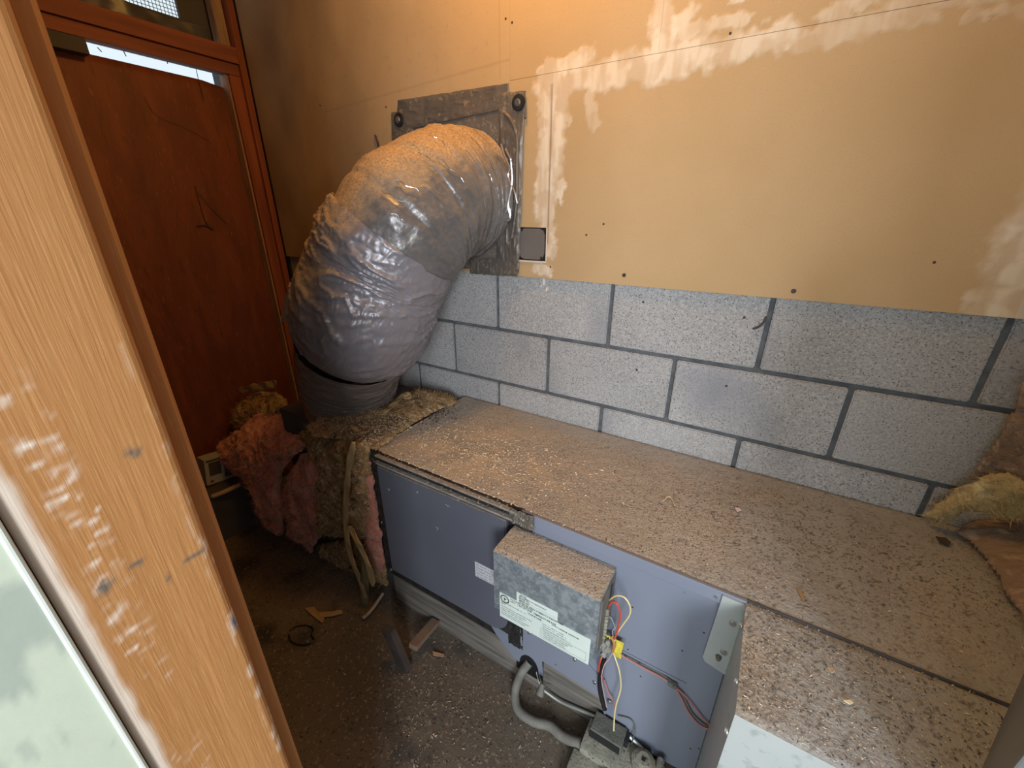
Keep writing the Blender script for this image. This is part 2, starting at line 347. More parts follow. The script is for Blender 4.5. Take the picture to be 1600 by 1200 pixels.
# left wall: framing in front of a plywood panel with a daylight gap
wl = struct('wall_left', (XL, -.6, ZF))
MB().box(XL - .04, XL + .003, -.042, -.0165, ZF, ZC, .0015).build('stud', M_redwood, wl)
MB().box(XL - .05, XL - .010, -.086, -.0425, ZF, .897, .0015).build('stud', M_redwood, wl)
MB().box(XL - .07, XL - .02, -.094, -.0865, ZF, .93, .001).build('stop_strip', mat('pale_stop', (.42, .25, .14), (.30, .15, .08), scale=9, stretch=(8, 8, 1), rough=.8), wl)
MB().box(XL - .04, XL + .002, -1.09, -.0425, .938, .992, .0015).build('rail', M_redwood_h, wl)
MB().box(XL - .055, XL - .010, -1.09, -.0425, .898, .9375, .0015).build('rail', M_redwood_h, wl)
MB().box(XL - .055, XL - .012, -1.09, -.515, .855, .8975, .001).build('filler_block', M_grime, wl)
# plywood panel with slightly bowed face, top edge short of the rail
def ply(u, v):
    y = -1.09 + u * (1.09 - .06); z = ZF + v * (.868 - ZF)
    z = np.where(v > .999, z - .012 * np.clip((y + .17) / .09, 0, 1), z)
    x = XL - .062 + .004 * (fbm(np.stack([y * 5, z * 5, 0 * y], 1), 33) - .5); return np.stack([x, y, z], 1)
P, F = grid(40, 60, ply); pl_ = obj('plywood_panel', P, F, M_ply, wl, smooth=True)
md = pl_.modifiers.new('thick', 'SOLIDIFY'); md.thickness = .012; md.offset = -1
for (u, v, r) in ((477 / 1, 0, 0),)[:0]: pass
# twigs and cobweb strings stuck to the plywood
def wall_line(pts, r, m, nm):
    t = MB().tube([at(u, v, 0, XL - .056) for u, v in pts], r, 5, 4); return t.build(nm, m, wl)
wall_line([(305, 290), (313, 320), (321, 345), (331, 360)], .0014, M_grime, 'twig'); wall_line([(310, 300), (330, 325), (356, 350)], .0011, M_grime, 'twig')
wall_line([(308, 353), (320, 352), (334, 358)], .0028, M_grime, 'twig')
wall_line([(306, 105), (309, 120), (314, 138), (318, 155)], .0012, M_grime, 'twig'); wall_line([(225, 150), (245, 180), (290, 200), (330, 222)], .0007, M_grime, 'cobweb_thread')
for u in (190, 255, 290, 152): wall_line([(u, 74), (u + 7, 88 + (u - 190) * .18)], .0016, M_grime, 'cobweb_thread')
# vent above the rail: board, frame and wire mesh
wn = struct('window_1', (XL - .09, -.3, .99))
MB().box(XL - .11, XL - .095, -.72, -.04, .985, 1.062, .001).build('lower_board', M_grime, wn)
MB().box(XL - .11, XL - .095, -.175, -.04, 1.062, ZC).build('side_board', M_grime, wn)
MB().box(XL - .11, XL - .095, -1.09, -.56, 1.062, ZC).build('side_board', M_grime, wn)
MB().box(XL - .075, XL - .03, -.082, -.045, .992, ZC, .002).build('jamb_block', mat('pale_jamb', (.38, .27, .19), (.24, .13, .08), scale=7, stretch=(6, 6, 1), rough=.85), wn)
g = MB()
for k in range(34): g.cyl((XL - .1, -.56 + k * .0117, 1.05), (XL - .1, -.56 + k * .0117, 1.3), .0011, 4)
for k in range(21): g.cyl((XL - .1, -.57, 1.06 + k * .0117), (XL - .1, -.17, 1.06 + k * .0117), .0011, 4)
tag(g.build('wire_mesh', mat('mesh_wire', (.20, .20, .21), rough=.5, metal=.6), wn), kind='stuff')
# dusty hanging plastic film behind the window rail
def film(u, v):
    y = -.50 + u * .40; z = 1.052 - v * .062; n = fbm(np.stack([y * 20, z * 20, 0 * y], 1), 61)
    x = XL - .085 + .02 * n; return np.stack([x, y, z + .005 * np.sin(u * 7)], 1)
P, F = grid(30, 8, film); obj('dusty_film', P, F, mat('dusty_film', (.05, .048, .055), (.10, .098, .11), scale=9, rough=.35, contrast=(.4, .7)), wn, smooth=True)
# outer skin beyond the left wall below the gap (keeps it dark behind the furnace)
MB().box(XL - .13, XL - .115, -1.2, .1, ZF, .80).build('outer_board', M_grime, wl)
MB().box(XL - .30, XL - .11, .0, .10, .2, ZC).build('corner_board', M_grime, wl)
# front wall: jamb stud, lining edge and painted return
wf = struct('wall_front', (.42, -1.14, ZF))
MB().box(-1.32, .38, -1.185, -1.075, ZF, ZC).build('wall_core', M_grime, wf)
def jamb(x, y0, y1, z0, z1, m, name, marks):
    ny, nz = 34, 700
    Y, Z = np.meshgrid(np.linspace(y0, y1, ny), np.linspace(z0, z1, nz)); Y = Y.ravel(); Z = Z.ravel()
    edge = np.minimum(Y - y0, y1 - Y); rnd_e = .004
    X = x - np.clip(rnd_e - edge, 0, rnd_e) ** 1.0 * .8 + .0004 * (fbm(np.stack([Y * 300, Z * 8, 0 * Y], 1), 41) - .5)
    V = np.stack([X, Y, Z], 1); F = [(j * ny + i, j * ny + i + 1, (j + 1) * ny + i + 1, (j + 1) * ny + i) for j in range(nz - 1) for i in range(ny - 1)]
    n = len(V); V = np.vstack([V, [(x - .037, y0, z0), (x - .037, y1, z0), (x - .037, y1, z1), (x - .037, y0, z1)]])
    F += [tuple([n, n + 3] + [j * ny for j in range(nz - 1, -1, -1)]), tuple([n + 2, n + 1] + [j * ny + ny - 1 for j in range(nz)]), (n + 3, n, n + 1, n + 2),
          tuple([n + 1, n] + list(range(ny))), tuple([n + 3, n + 2] + [(nz - 1) * ny + i for i in range(ny - 1, -1, -1)])]
    A = {}
    q = np.stack([Y, Z, 0 * Y], 1)
    for k, fn in marks.items(): A[k] = np.r_[np.clip(fn(Y, Z, q), 0, 1), [0] * 4]
    return obj(name, V, F, m, wf, attrs=A)
XJ = .42
def scuff(Y, Z, q):
    # two ladders of chipped compound marks running down the stud
    r = 0 * Y
    for yc, wd, s in ((-1.166, .006, 1.0), (-1.155, .0045, .8)):
        dash = np.clip((fbm(np.stack([Y * 150, Z * 330, 0 * Y], 1), 51) - .48) * 5, 0, 1) * np.clip((fbm(np.stack([Y * 60, Z * 110, 0 * Y], 1), 50) - .42) * 6, 0, 1) * np.clip(.35 + (vn(np.stack([Y * 1400, Z * 30, 0 * Y], 1), 49)), 0, 1)
        env = np.clip(1.3 - np.abs(Y - yc - .003 * np.sin(Z * 9)) / wd, 0, 1) * np.clip((.45 - Z) / .1, 0, 1) * np.clip((vn(np.stack([0 * Y, Z * 26, 0 * Y + yc * 9], 1), 52) - .25) * 4, 0, 1)
        r = np.maximum(r, .8 * s * dash * np.minimum(env * 1.6, 1))
    r = np.maximum(r, np.clip((fbm(np.stack([Y * 200, Z * 60, 0 * Y], 1), 57) - .55) * 8, 0, 1) * np.clip((Y + 1.106) / .004, 0, 1) * .45 * (Z < .3))
    r = np.maximum(r, .8 * np.clip((-1.176 - Y) / .004 + 1.2 * (fbm(np.stack([Y * 90, Z * 40, 0 * Y], 1), 58) - .5), 0, 1) * (Z < .35))
    return r
def spots(L):
    def f(Y, Z, q):
        r = 0 * Y
        n = fbm(q * 260, 71) - .5
        for (u, v, a, b) in L:
            p = at(u, v, 0, XJ); r = np.maximum(r, np.clip(1.6 - np.hypot((Y - p.y) / a, (Z - p.z) / b) + n * 2, 0, 1))
        return r
    return f
jamb(XJ, -1.1875, -1.0965, ZF, ZC, M_wood, 'jamb_stud', {'scuff': scuff, 'dirtm': spots([(207, 706, .004, .003), (303, 868, .006, .001), (162, 915, .004, .006), (262, 905, .001, .004), (215, 880, .003, .002)]), 'blue': spots([(368, 973, .0022, .0055)])})
jamb(XJ - .036, -1.100, -1.0745, ZF, ZC, M_wood, 'lining_board', {'scuff': lambda Y, Z, q: 0 * Y})
# painted wall coming towards the viewer
XG = XJ + .004
def green(u, v):
    y = -2.6 + u * (2.6 - 1.1905); z = ZF + v * (ZC - ZF); return np.stack([0 * y + XG, y, z], 1)
P, F = grid(420, 420, green)
q = np.stack([0 * P[:, 0], P[:, 1], P[:, 2]], 1)
a1, a2 = at(-60, 1020, 0, XG), at(70, 960, 0, XG); d, t = seg(P[:, 1], P[:, 2], (a1.y, a1.z), (a2.y, a2.z))
sc1 = np.clip((1.1 - d / .035 + (fbm(q * np.array([1, 60, 14]), 81) - .5) * 3.0) * 2.5, 0, .8)
sc2 = np.clip((fbm(q * np.array([1, 70, 25]), 83) - .66) * 10, 0, .5)
obj('painted_drywall', P, F, M_green, wf, attrs={'scuff': np.maximum(sc1, sc2), 'dirtm': np.clip((fbm(q * 30, 85) - .78) * 8, 0, 1)})
MB().box(.36, XG - .003, -2.6, -1.192, ZF, ZC).build('wall_core', M_grime, wf)
MB().cyl((XG - .0005, -1.1905, ZF), (XG - .0005, -1.1905, ZC), .0022, 10).build('corner_bead', M_bead, wf, smooth=True)
# right side of the closet, out of view but casting the shade on the drywall
wr = struct('wall_right', (1.45, -.6, ZF))
MB().box(1.46, 1.52, -1.25, .1, ZF, ZC).build('wall_core', M_ceil, wr)
MB().box(1.30, 1.52, -1.20, -1.10, ZF, ZC).build('jamb_wall', M_wood, wr)
MB().box(.38, 1.52, -1.20, -1.10, 1.12, ZC).build('door_header', M_wood, wr)
# ------------------------------------------------------------------ furnace
fu = thing('furnace', 'long slate blue sheet-metal furnace lying against the block wall under brown dust', 'furnace', (.36, -.24, ZF))
X0, X1 = -.152, .8765
# cabinet: body (top, back, front skin) with a lower recess where the beam shows
MB().box(X0, X1, YF + .012, -.012, -.80, ZT - .004, .002).build('cabinet_body', M_blue, fu)
fs = MB()
fs.prism([(.385, ZT - .004), (X1, ZT - .004), (X1, -.90), (.66, -.93), (.655, -.885), (.625, -.80), (.40, -.80), (.385, -.80)], YF, YF + .012)
fs.build('front_skin', M_blue, fu)
MB().box(.385, X1 + .002, YF - .007, YF + .001, ZT - .030, ZT + .001, .0015).build('top_lip', M_blue, fu)
MB().box(.67, .815, YF - .0035, YF + .002, -.600, -.594, .001, ).build('pressed_rib', M_blue, fu)
MB().prism([(.385, -.695), (.585, -.700), (.632, -.735), (.655, -.885), (.628, -.803), (.385, -.795)], YF - .004, YF + .001).build('lower_cover', M_blue, fu)
# apron with the half-moon cable opening, hanging over the beam
ap = [(.275, -.765), (.385, -.775), (.455, -.785), (.462, -.862)]
ap += [(.452 - .004, -.862)]
for k in range(9):
    a = math.radians(0 + k * 180 / 8); ap.append((.415 + .033 * math.cos(a), -.862 + .052 * math.sin(a)))
ap += [(.38, -.862), (.362, -.858), (.30, -.80)]
MB().prism(ap, YF - .003, YF + .001).build('cable_apron', M_blue, fu)
MB().box(.37, .46, YF + .0015, YF + .003, -.90, -.80).build('cable_opening', M_black, fu)
# surround and door
MB().box(X0 - .003, .392, YF - .0015, YF + .012, -.805, ZT - .001).build('door_surround', M_gap, fu)  # black panel: taped edge plus the shadow gap round the door, as colour
for z in (-.303, -.329):
    MB().box(X0 + .02, .372, YF - .013, YF, z - .0035, z + .0025, .001).build('dusty_ledge', mat('dusty_ledge', (.34, .29, .25), (.22, .19, .165), scale=40, rough=.9), fu)
dp = [(-.128, -.338), (.345, -.338), (.345, -.70)]
for k in range(9):
    a = math.radians(-k * 90 / 8); dp.append((.29 + .055 * math.cos(a), -.705 + .055 * math.sin(a)))
dp += [(.20, -.758), (-.128, -.765)]
bm = bmesh.new(); vs = [bm.verts.new((x, 0, z)) for x, z in dp]; f = bm.faces.new(vs); r = bmesh.ops.extrude_face_region(bm, geom=[f])
for v in r['geom']:
    if isinstance(v, bmesh.types.BMVert): v.co.y -= .014
bmesh.ops.bevel(bm, geom=[e for e in bm.edges if all(v.co.y < -.01 for v in e.verts)], offset=.004, segments=3, affect='EDGES')
bmesh.ops.recalc_face_normals(bm, faces=bm.faces)
door = MB().bm(bm, Matrix.Translation((0, YF - .001, 0))).build('access_door', M_blued, fu)
dx = at(685, 827, 1, YF - .0155); d_ = MB().cyl(dx, dx + Vector((0, .003, 0)), .009, 16).build('dimple', M_blued, door)
# crinkled foil tape at the door corner
def foil(name, x0, x1, z0, z1, y, seed, amp=.006, m=M_gap):
    def fn(u, v):
        x = x0 + u * (x1 - x0); z = z0 + v * (z1 - z0); qq = np.stack([x * 90, z * 40, 0 * x], 1)
        return np.stack([x + .003 * (fbm(qq, seed + 2) - .5), y - amp * ridge(qq, seed), z], 1)
    P, F = grid(26, 40, fn); return obj(name, P, F, m, fu)
foil('foil_tape', .372, .420, -.385, ZT + .002, YF - .004, 91); foil('foil_tape', .345, .395, -.80, -.385, YF - .003, 92)
foil('foil_tape', .355, .425, -.335, ZT + .004, YF - .010, 93, .007, M_tape)
foil('foil_tape', X0 - .01, X0 + .024, -.79, ZT + .002, YF - .004, 94, .005)
# labels + print
def text_mesh(lines, org, size, m, name, parent, sx=1):
    V = []; F = []
    for (x, z, s, txt) in lines:
        cu = bpy.data.curves.new('t', 'FONT'); cu.body = txt; cu.size = s; cu.resolution_u = 1; cu.offset = s * .022
        to = bpy.data.objects.new('t', cu); C.objects.link(to); bpy.context.view_layer.update()
        me = bpy.data.meshes.new_from_object(to.evaluated_get(bpy.context.evaluated_depsgraph_get()))
        n = len(V); V += [(org[0] + x + v.co.x * sx, org[1], org[2] + z + v.co.y) for v in me.vertices]; F += [tuple(i + n for i in p.vertices) for p in me.polygons]
        bpy.data.objects.remove(to); bpy.data.meshes.remove(me); bpy.data.curves.remove(cu)
    return obj(name, V, F, m, parent)
p1 = at(742, 877, 1, YF - .0155); p2 = at(742, 899, 1, YF - .0155); wl_, hl_ = .083, p1.z - p2.z
MB().box(p1.x, p1.x + wl_, YF - .0160, YF - .0148, p2.z, p1.z).build('sticker', M_labelw, door)
T = ['THIS  PRODUCT  IS  AN  IN', 'DESIGNED  VENTING  FOR  IN', 'IN  TRAILERS  OR  REC', 'VEHICLES  ONLY  AND', 'THE  STANDARD  OF  SAFETY']
text_mesh([(.004, -hl_ * .19 * (k + 1) - .0005, .0072, t) for k, t in enumerate(T)], (p1.x, YF - .0162, p1.z), 1, M_inkg, 'printed_text', door, .72)['kind'] = 'stuff'
# control box
bx0, bx1, by, bz1, bz0 = .366, .630, -.587, -.350, -.535
cb = MB().box(bx0, bx1, by, YF - .001, bz0, bz1, .0015).build('control_box', M_galv, fu)
tag(cb, 'galvanized control box with white rating labels')
# open right side of the box: dark inner face with a slot and beaded trim
MB().box(bx1 + .0002, bx1 + .002, by + .012, YF - .006, bz0 + .01, bz1 - .01).build('side_plate', mat('dusty_side', (.13, .12, .10), (.20, .185, .155), scale=20, rough=.85), cb)
MB().box(bx1 + .0015, bx1 + .003, YF - .040, YF - .028, bz1 - .055, bz1 - .018).build('side_slot', M_black, cb)
for k in range(9):
    s = MB(); bm = bmesh.new(); bmesh.ops.create_icosphere(bm, subdivisions=2, radius=.0052)
    s.bm(bm, Matrix.Translation((bx1 + .004, YF - .055 + .001 * (k % 2), bz1 - .075 - k * .0105))); s.build('splice_bead', M_valve, cb, True)
def lab(pts, name):
    return MB().prism(pts, by - .0014, by - .0004).build(name, M_label, cb)
A = at(781, 916, 1, by); LX = A.x; L1 = at(925, 985, 1, by).x - LX
top = -.470
lab([(LX, top - .082), (LX + L1, top - .082), (LX + L1, top), (LX + .155, top), (LX + .155, top + .030), (LX + .048, top + .030), (LX + .048, top), (LX, top)], 'rating_label')
cz = top - .015; cx = LX + .015
rg = MB()
for k in range(32):
    a0, a1 = k / 32 * 2 * math.pi, (k + 1) / 32 * 2 * math.pi
    rg.add([(cx + r_ * math.cos(a), by - .0018, cz + r_ * math.sin(a)) for r_, a in ((.0095, a0), (.0125, a0), (.0125, a1), (.0095, a1))], [(0, 1, 2, 3)])
rg.add([(cx + r_ * math.cos(math.radians(d)), by - .0018, cz + r_ * math.sin(math.radians(d))) for r_, d in ((.008, 30), (.002, 60), (.008, 90), (.002, 120), (.008, 150), (.002, 210), (.008, 270), (.002, 330))], [(0, 1, 2, 3, 4, 5, 6, 7)])
rg.build('seal_emblem', M_ink, cb)
TL = [(.058, .0235, .0060, 'MODEL'), (.055, .0185, .0052, 'REPLACEMENT OF FURNACE PARTS'), (.055, .0125, .0062, 'MODEL NO.'), (.055, .0055, .0066, 'SERIAL NO.'),
      (.053, -.0015, .0062, 'USE MODEL SERIAL NUMBERS TO IDENTIFY UNIT'),
      (.031, -.0065, .0055, 'FOR FORCED AIR FURNACES'), (.031, -.0135, .0060, 'INPUT'), (.050, -.0135, .0078, '1,000 BTU/HR  TEMPERATURE RISE'),
      (.004, -.0345, .0052, 'INPUT'), (.078, -.0225, .0068, '17,000 BTU/HR'), (.142, -.0185, .0052, 'OUTPUT MINIMUM CLEARANCES')]
text_mesh(TL, (LX, by - .0018, top), 1, M_ink, 'printed_text', cb, .86)['kind'] = 'stuff'
TG = [(.004, -.029, .0045, 'MANIFOLD PRESSURE  INCHES  W.C.   4.0'), (.004, -.043, .0045, 'FOR INSTALLATION ON COMBUSTIBLE FLOORING'), (.004, -.050, .0042, 'MINIMUM CLEARANCE FROM COMBUSTIBLE'), (.004, -.0565, .0042, 'MATERIAL  TOP   SIDES   REAR   FRONT'),
      (.004, -.064, .0042, 'FOR INDOOR INSTALLATION ONLY IN BUILDING'), (.004, -.0705, .0042, 'CONSTRUCTED ON SITE OR IN A TRAILER'), (.118, -.031, .0045, 'VOLTS  120   HERTZ  60   PHASE  1'), (.118, -.038, .0045, 'TOTAL AMPS   12.0     MAX FUSE   15'),
      (.118, -.045, .0042, 'MAXIMUM INLET PRESSURE  INCHES W.C.  7.0'), (.122, -.054, .0042, 'EQUIPPED FOR NATURAL GAS AT MANIFOLD'), (.122, -.060, .0042, 'FOR ALTITUDES TO 2000 FT DESIGNED'), (.122, -.066, .0042, 'MAX EXTERNAL STATIC PRESSURE'), (.122, -.072, .0042, 'CONFORMS TO SAFETY STANDARD')]
text_mesh(TG, (LX, by - .0018, top), 1, M_inkg, 'printed_text', cb, .84)['kind'] = 'stuff'
fr = MB()
for (a, b, c, d) in ((.118, .228, -.048, -.0475), (.118, .228, -.0755, -.075), (.118, .1185, -.0755, -.0475), (.2275, .228, -.0755, -.0475), (.1135, .114, -.078, -.045), (.055, .150, .0045, .0048), (.055, .150, .0105, .0108), (.08, .12, -.0245, -.0242)):
    fr.add([(LX + x, by - .0018, top + z) for x, z in ((a, c), (b, c), (b, d), (a, d))], [(0, 1, 2, 3)])
fr.build('ruled_lines', M_inkg, cb)
# screws on the furnace front
def screw(p, n, parent, r=.0055, m=M_screw):
    p = Vector(p); n = Vector(n).normalized(); s = MB(); s.cyl(p, p + n * .0016, r * 1.25, 18); s.cyl(p + n * .001, p + n * .0045, r, 6, r * .85)
    return s.build('screw', m, parent)
for (u, v) in ((827, 988), (898, 1030), (1119, 931), (929, 1066), (952, 1096)):
    p = at(u, v, 1, YF - .005); screw(p, (0, -1, 0), fu, .0042)
for (u, v) in ((988, 949), (981, 1015), (1001, 1057), (1066, 1017), (1100, 989), (1079, 1170), (1092, 1170)):
    p = at(u, v, 1, YF - .0005); MB().cyl(p, p + Vector((0, .001, 0)), .0022, 8).build('screw_hole', M_rust, fu)
# dust sheet on the furnace and plenum top
PX1, PY0 = 1.46, -.708
def dusttop(x0, x1, y0, y1, z, step, name, parent, seed, thick=.004, maskfn=None):
    nx = int((x1 - x0) / step) + 2; ny = int((y1 - y0) / step) + 2
    def fn(u, v):
        x = x0 + u * (x1 - x0); y = y0 + v * (y1 - y0); e = np.minimum(v, 1 - v) * (y1 - y0); ed = np.clip(e / .012, 0, 1)
        q = np.stack([x, y, 0 * x], 1)
        h = .0008 + ed * (thick * .5 * fbm(q * 9, seed) + thick * .45 * fbm(q * 60, seed + 1) + .0012 * vn(q * 240, seed + 2))
        return np.stack([x, y, z + h], 1)
    P, F = grid(nx, ny, fn); x, y = P[:, 0], P[:, 1]; q = np.stack([x, y, 0 * x], 1)
    grey = np.clip((x - .72) / .45 + (fbm(q * 5, seed + 5) - .5) * 1.6, 0, .85)
    grey = np.maximum(grey, np.clip((y + .10) / .06 + (fbm(q * 7, seed + 6) - .5) * 1.5, 0, .5) * (x > .1))
    dark = np.clip((vn(q * 260, seed + 7) - .72) * 7, 0, 1) * np.clip(.3 + 1.6 * np.exp(-((x - 1.0) ** 2 / .06 + (y + .22) ** 2 / .02)) + .9 * np.exp(-((x - 1.0) ** 2 / .05 + (y + .55) ** 2 / .02)), 0, 1)
    dark = np.maximum(dark, .38 * np.clip((fbm(q * 11, seed + 9) - .50) * 3, 0, 1) * np.clip(.2 + 1.6 * (fbm(q * 150, seed + 10) - .2), 0, 1) * np.clip((x - .3) / .5, 0, 1))
    pale = np.clip((fbm(q * np.array([12, 20, 1]), seed + 8) - .50) * 5, 0, 1) * np.clip(1.1 - np.hypot((x - .15) / .45, (y + .30) / .22), 0, 1)
    return obj(name, P, F, M_dust, parent, smooth=True, attrs={'grey': grey, 'dark': dark, 'pale': pale})
tag(dusttop(X0 - .002, X1, YF - .001, -.004, ZT - .003, .0042, 'dust_layer', fu, 101), 'thick brown dust on the furnace top', kind='stuff')
tag(dusttop(bx0, bx1, by, YF - .001, bz1 - .0006, .003, 'dust_layer', cb, 131, .003), kind='stuff')
# wires of the furnace
def wire(name, pts, r, m, label=None, parent=fu, y=None):
    P3 = [at(u, v, 1, yy) for (u, v, yy) in pts]; o = MB().tube(P3, r, 8, 8).build(name, m, parent, True)
    if label: o['label'] = label
    return o
wy = YF
wire('wire', [(949, 950, -.52), (957, 940, -.53), (965, 944, -.535), (969, 960, -.53), (966, 980, -.52), (960, 1000, -.505)], .0024, M_red, 'bright red wire loop')
wire('wire', [(952, 938, -.52), (962, 931, -.535), (975, 933, -.54), (984, 946, -.54), (984, 960, -.53), (974, 975, -.52), (964, 990, -.51), (959, 1005, -.505)], .0018, M_yel, 'cream yellow wire loop')
wire('wire', [(957, 1016, -.50), (962, 1030, -.51), (968, 1050, -.515), (970, 1075, -.51), (963, 1100, -.515), (960, 1120, -.515), (959, 1142, -.53)], .0018, M_yel, 'cream yellow wire going down to the valve')
wire('wire', [(950, 963, -.52), (955, 966, -.52), (959, 975, -.515), (961, 981, -.51), (957, 986, -.51), (958, 995, -.505)], .0008, M_white, 'thin whitish lead')
wire('wire', [(965, 1020, -.492), (985, 1032, -.49), (1010, 1046, -.489), (1033, 1058, -.489), (1051, 1071, -.489), (1064, 1090, -.49), (1075, 1112, -.489), (1092, 1132, -.488), (1113, 1142, -.487)], .0020, M_pinkw, 'faded red wire')
wire('wire', [(972, 1022, -.489), (1000, 1036, -.487), (1030, 1051, -.487), (1053, 1068, -.488), (1068, 1088, -.489), (1080, 1112, -.488), (1096, 1128, -.487), (1113, 1138, -.487)], .0018, M_vdark, 'dark wire')
wire('wire', [(1048, 1069, -.491), (1066, 1083, -.491), (1085, 1105, -.49), (1100, 1124, -.489), (1116, 1139, -.488)], .0017, M_pinkw, 'faded red wire')
wire('wire', [(943, 1022, -.50), (938, 1032, -.51), (936, 1046, -.50), (941, 1060, -.50)], .0024, M_red, 'red wire behind the control box')
wire('wire', [(944, 1062, -.49), (950, 1080, -.49), (958, 1095, -.495), (962, 1115, -.51)], .0018, M_pinkw, 'faded red wire')
wire('wire', [(957, 1020, -.495), (951, 1030, -.50), (944, 1040, -.505), (940, 1060, -.505), (944, 1085, -.50), (948, 1105, -.50)], .0014, mat('pinkish_lead', (.50, .34, .32), rough=.5), 'pinkish lead wrapped round the black cable')
wire('cable', [(944, 1028, -.497), (940, 1045, -.497), (937, 1065, -.495), (939, 1085, -.495), (945, 1108, -.497)], .0062, M_black, 'black sleeved cable')
wire('wire', [(965, 1118, -.487), (985, 1124, -.487), (992, 1140, -.492), (988, 1160, -.50), (985, 1190, -.51)], .0016, M_vdark, 'thin dark wire over the valve')
# wire nuts / connector clump, tag, cable clip
cl = MB()
for (u, v, r) in ((941, 1005, .010), (946, 1013, .009), (943, 1022, .007), (949, 1004, .007), (942, 997, .006), (951, 1014, .006)):
    p = at(u, v, 1, -.512); bm = bmesh.new(); bmesh.ops.create_icosphere(bm, subdivisions=3, radius=r)
    for vv in bm.verts: vv.co *= 1 + .25 * (math.sin(vv.co.x * 900 + u) * math.cos(vv.co.z * 800))
    cl.bm(bm, Matrix.Translation(p) @ Matrix.Scale(1.3, 4, (0, 0, 1)))
cl.build('connector', mat('dusty_connector', (.30, .29, .26), (.20, .19, .17), scale=60, rough=.7), fu, True)
def quad(name, px, y, m, parent=fu, th=.0012):
    P = [at(u, v, 1, y) for u, v in px]; V = [tuple(p) for p in P] + [tuple(p + Vector((0, th, 0))) for p in P]; n = len(P)
    return obj(name, V, [tuple(range(n)), tuple(range(2 * n - 1, n - 1, -1))] + [(i, i + n, (i + 1) % n + n, (i + 1) % n) for i in range(n)], m, parent)
quad('tape_tag', [(961, 999), (975, 1005), (971, 1021), (959, 1020)], -.500, M_yt); quad('tape_tag', [(959, 1016), (971, 1023), (970, 1030), (958, 1024)], -.497, M_yt)
quad('tape_tag', [(944, 991), (954, 995), (953, 1001), (943, 997)], -.506, M_yt); quad('tag_mark', [(946, 994), (948, 995), (948, 997), (946, 996)], -.5068, M_black, th=.0005); quad('tag_mark', [(949.5, 995.5), (951.5, 996.5), (951.3, 998.6), (949.3, 997.6)], -.5068, M_black, th=.0005)
wire('wire_tie', [(955, 994, -.503), (960, 1006, -.507), (957, 1018, -.503)], .004, mat('brown_tape', (.40, .20, .06), rough=.6), 'orange brown tape round the wires')
p = at(1051, 1068, 1, -.487); MB().box(p.x - .010, p.x + .010, -.496, -.482, p.z - .005, p.z + .008, .003).build('cable_clip', M_vdark, fu, True)
# ------------------------------------------------------------------ support beam
tag(MB().box(-.150, .70, YF + .004, -.445, ZF + .002, -.807, .002).build('support_beam', M_beam), 'weathered grey timber beam on the floor carrying the furnace front', 'beam')
# ------------------------------------------------------------------ plenum at the right end
pn = thing('duct_plenum', 'flared bare sheet-metal plenum at the right end of the furnace', 'duct', (1.15, -.6, ZF))
px0 = .878
MB().box(px0, PX1 - .01, YF + .001, -.02, ZF + .01, ZT - .006).build('rear_shell', M_sheet, pn)
MB().box(px0, PX1 - .01, PY0 + .002, YF - .0005, ZF + .01, ZT - .006, .0015).build('front_shell', M_sheet, pn)
MB().box(px0 - .0015, PX1 - .01, PY0 - .0005, PY0 + .0015, ZF + .01, ZT - .004, .0006).build('front_panel', M_sheet, pn)
# flange folded onto the furnace front
MB().prism([(.838, -.298), (px0, -.300), (px0, -.500), (.838, -.490), (.832, -.480)], YF - .011, YF - .0075).build('mounting_flange', M_sheet, pn)
for (u, v) in ((1145, 974), (1131, 1019)): screw(at(u, v, 1, YF - .0115), (0, -1, 0), pn, .0052)
for (u, v) in ((1159, 977), (1152, 1065), (1137, 1143)): screw(at(u, v, 0, px0 - .002), (-1, 0, 0), pn, .0048)
p = at(1123, 1025, 1, YF - .010); MB().cyl(p, p + Vector((0, -.010, 0)), .0065, 10, .004).build('knockout', M_vdark, pn)
tag(dusttop(X1 + .0002, 1.44, YF - .001, -.004, ZT - .003, .0042, 'dust_layer', pn, 101), kind='stuff')
tag(dusttop(px0 - .001, 1.44, PY0, YF - .003, ZT - .0045, .0042, 'dust_layer', pn, 151), 'brown dust on the plenum top', kind='stuff')
p = MB().box(px0, 1.42, YF - .0025, YF + .0005, ZT - .006, ZT + .0018, .0008); p.build('seam_lip', M_grime, pn)
tag(MB().box(-.004, .004, -.26, .26, 0, .62, .002).build('leaning_board', M_panel), 'dark grey board standing on the plenum top at the right edge', 'board')
lb = bpy.data.objects['leaning_board']; a = at(1597, 1050, 2, ZT); b = at(1530, 1200, 2, ZT); dv = (b - a); lb.rotation_euler = (0, 0, math.atan2(dv.y, dv.x) - math.pi / 2)
mid = (a + b) / 2; lb.location = (mid.x + .006 - .0, mid.y, ZT + .003)
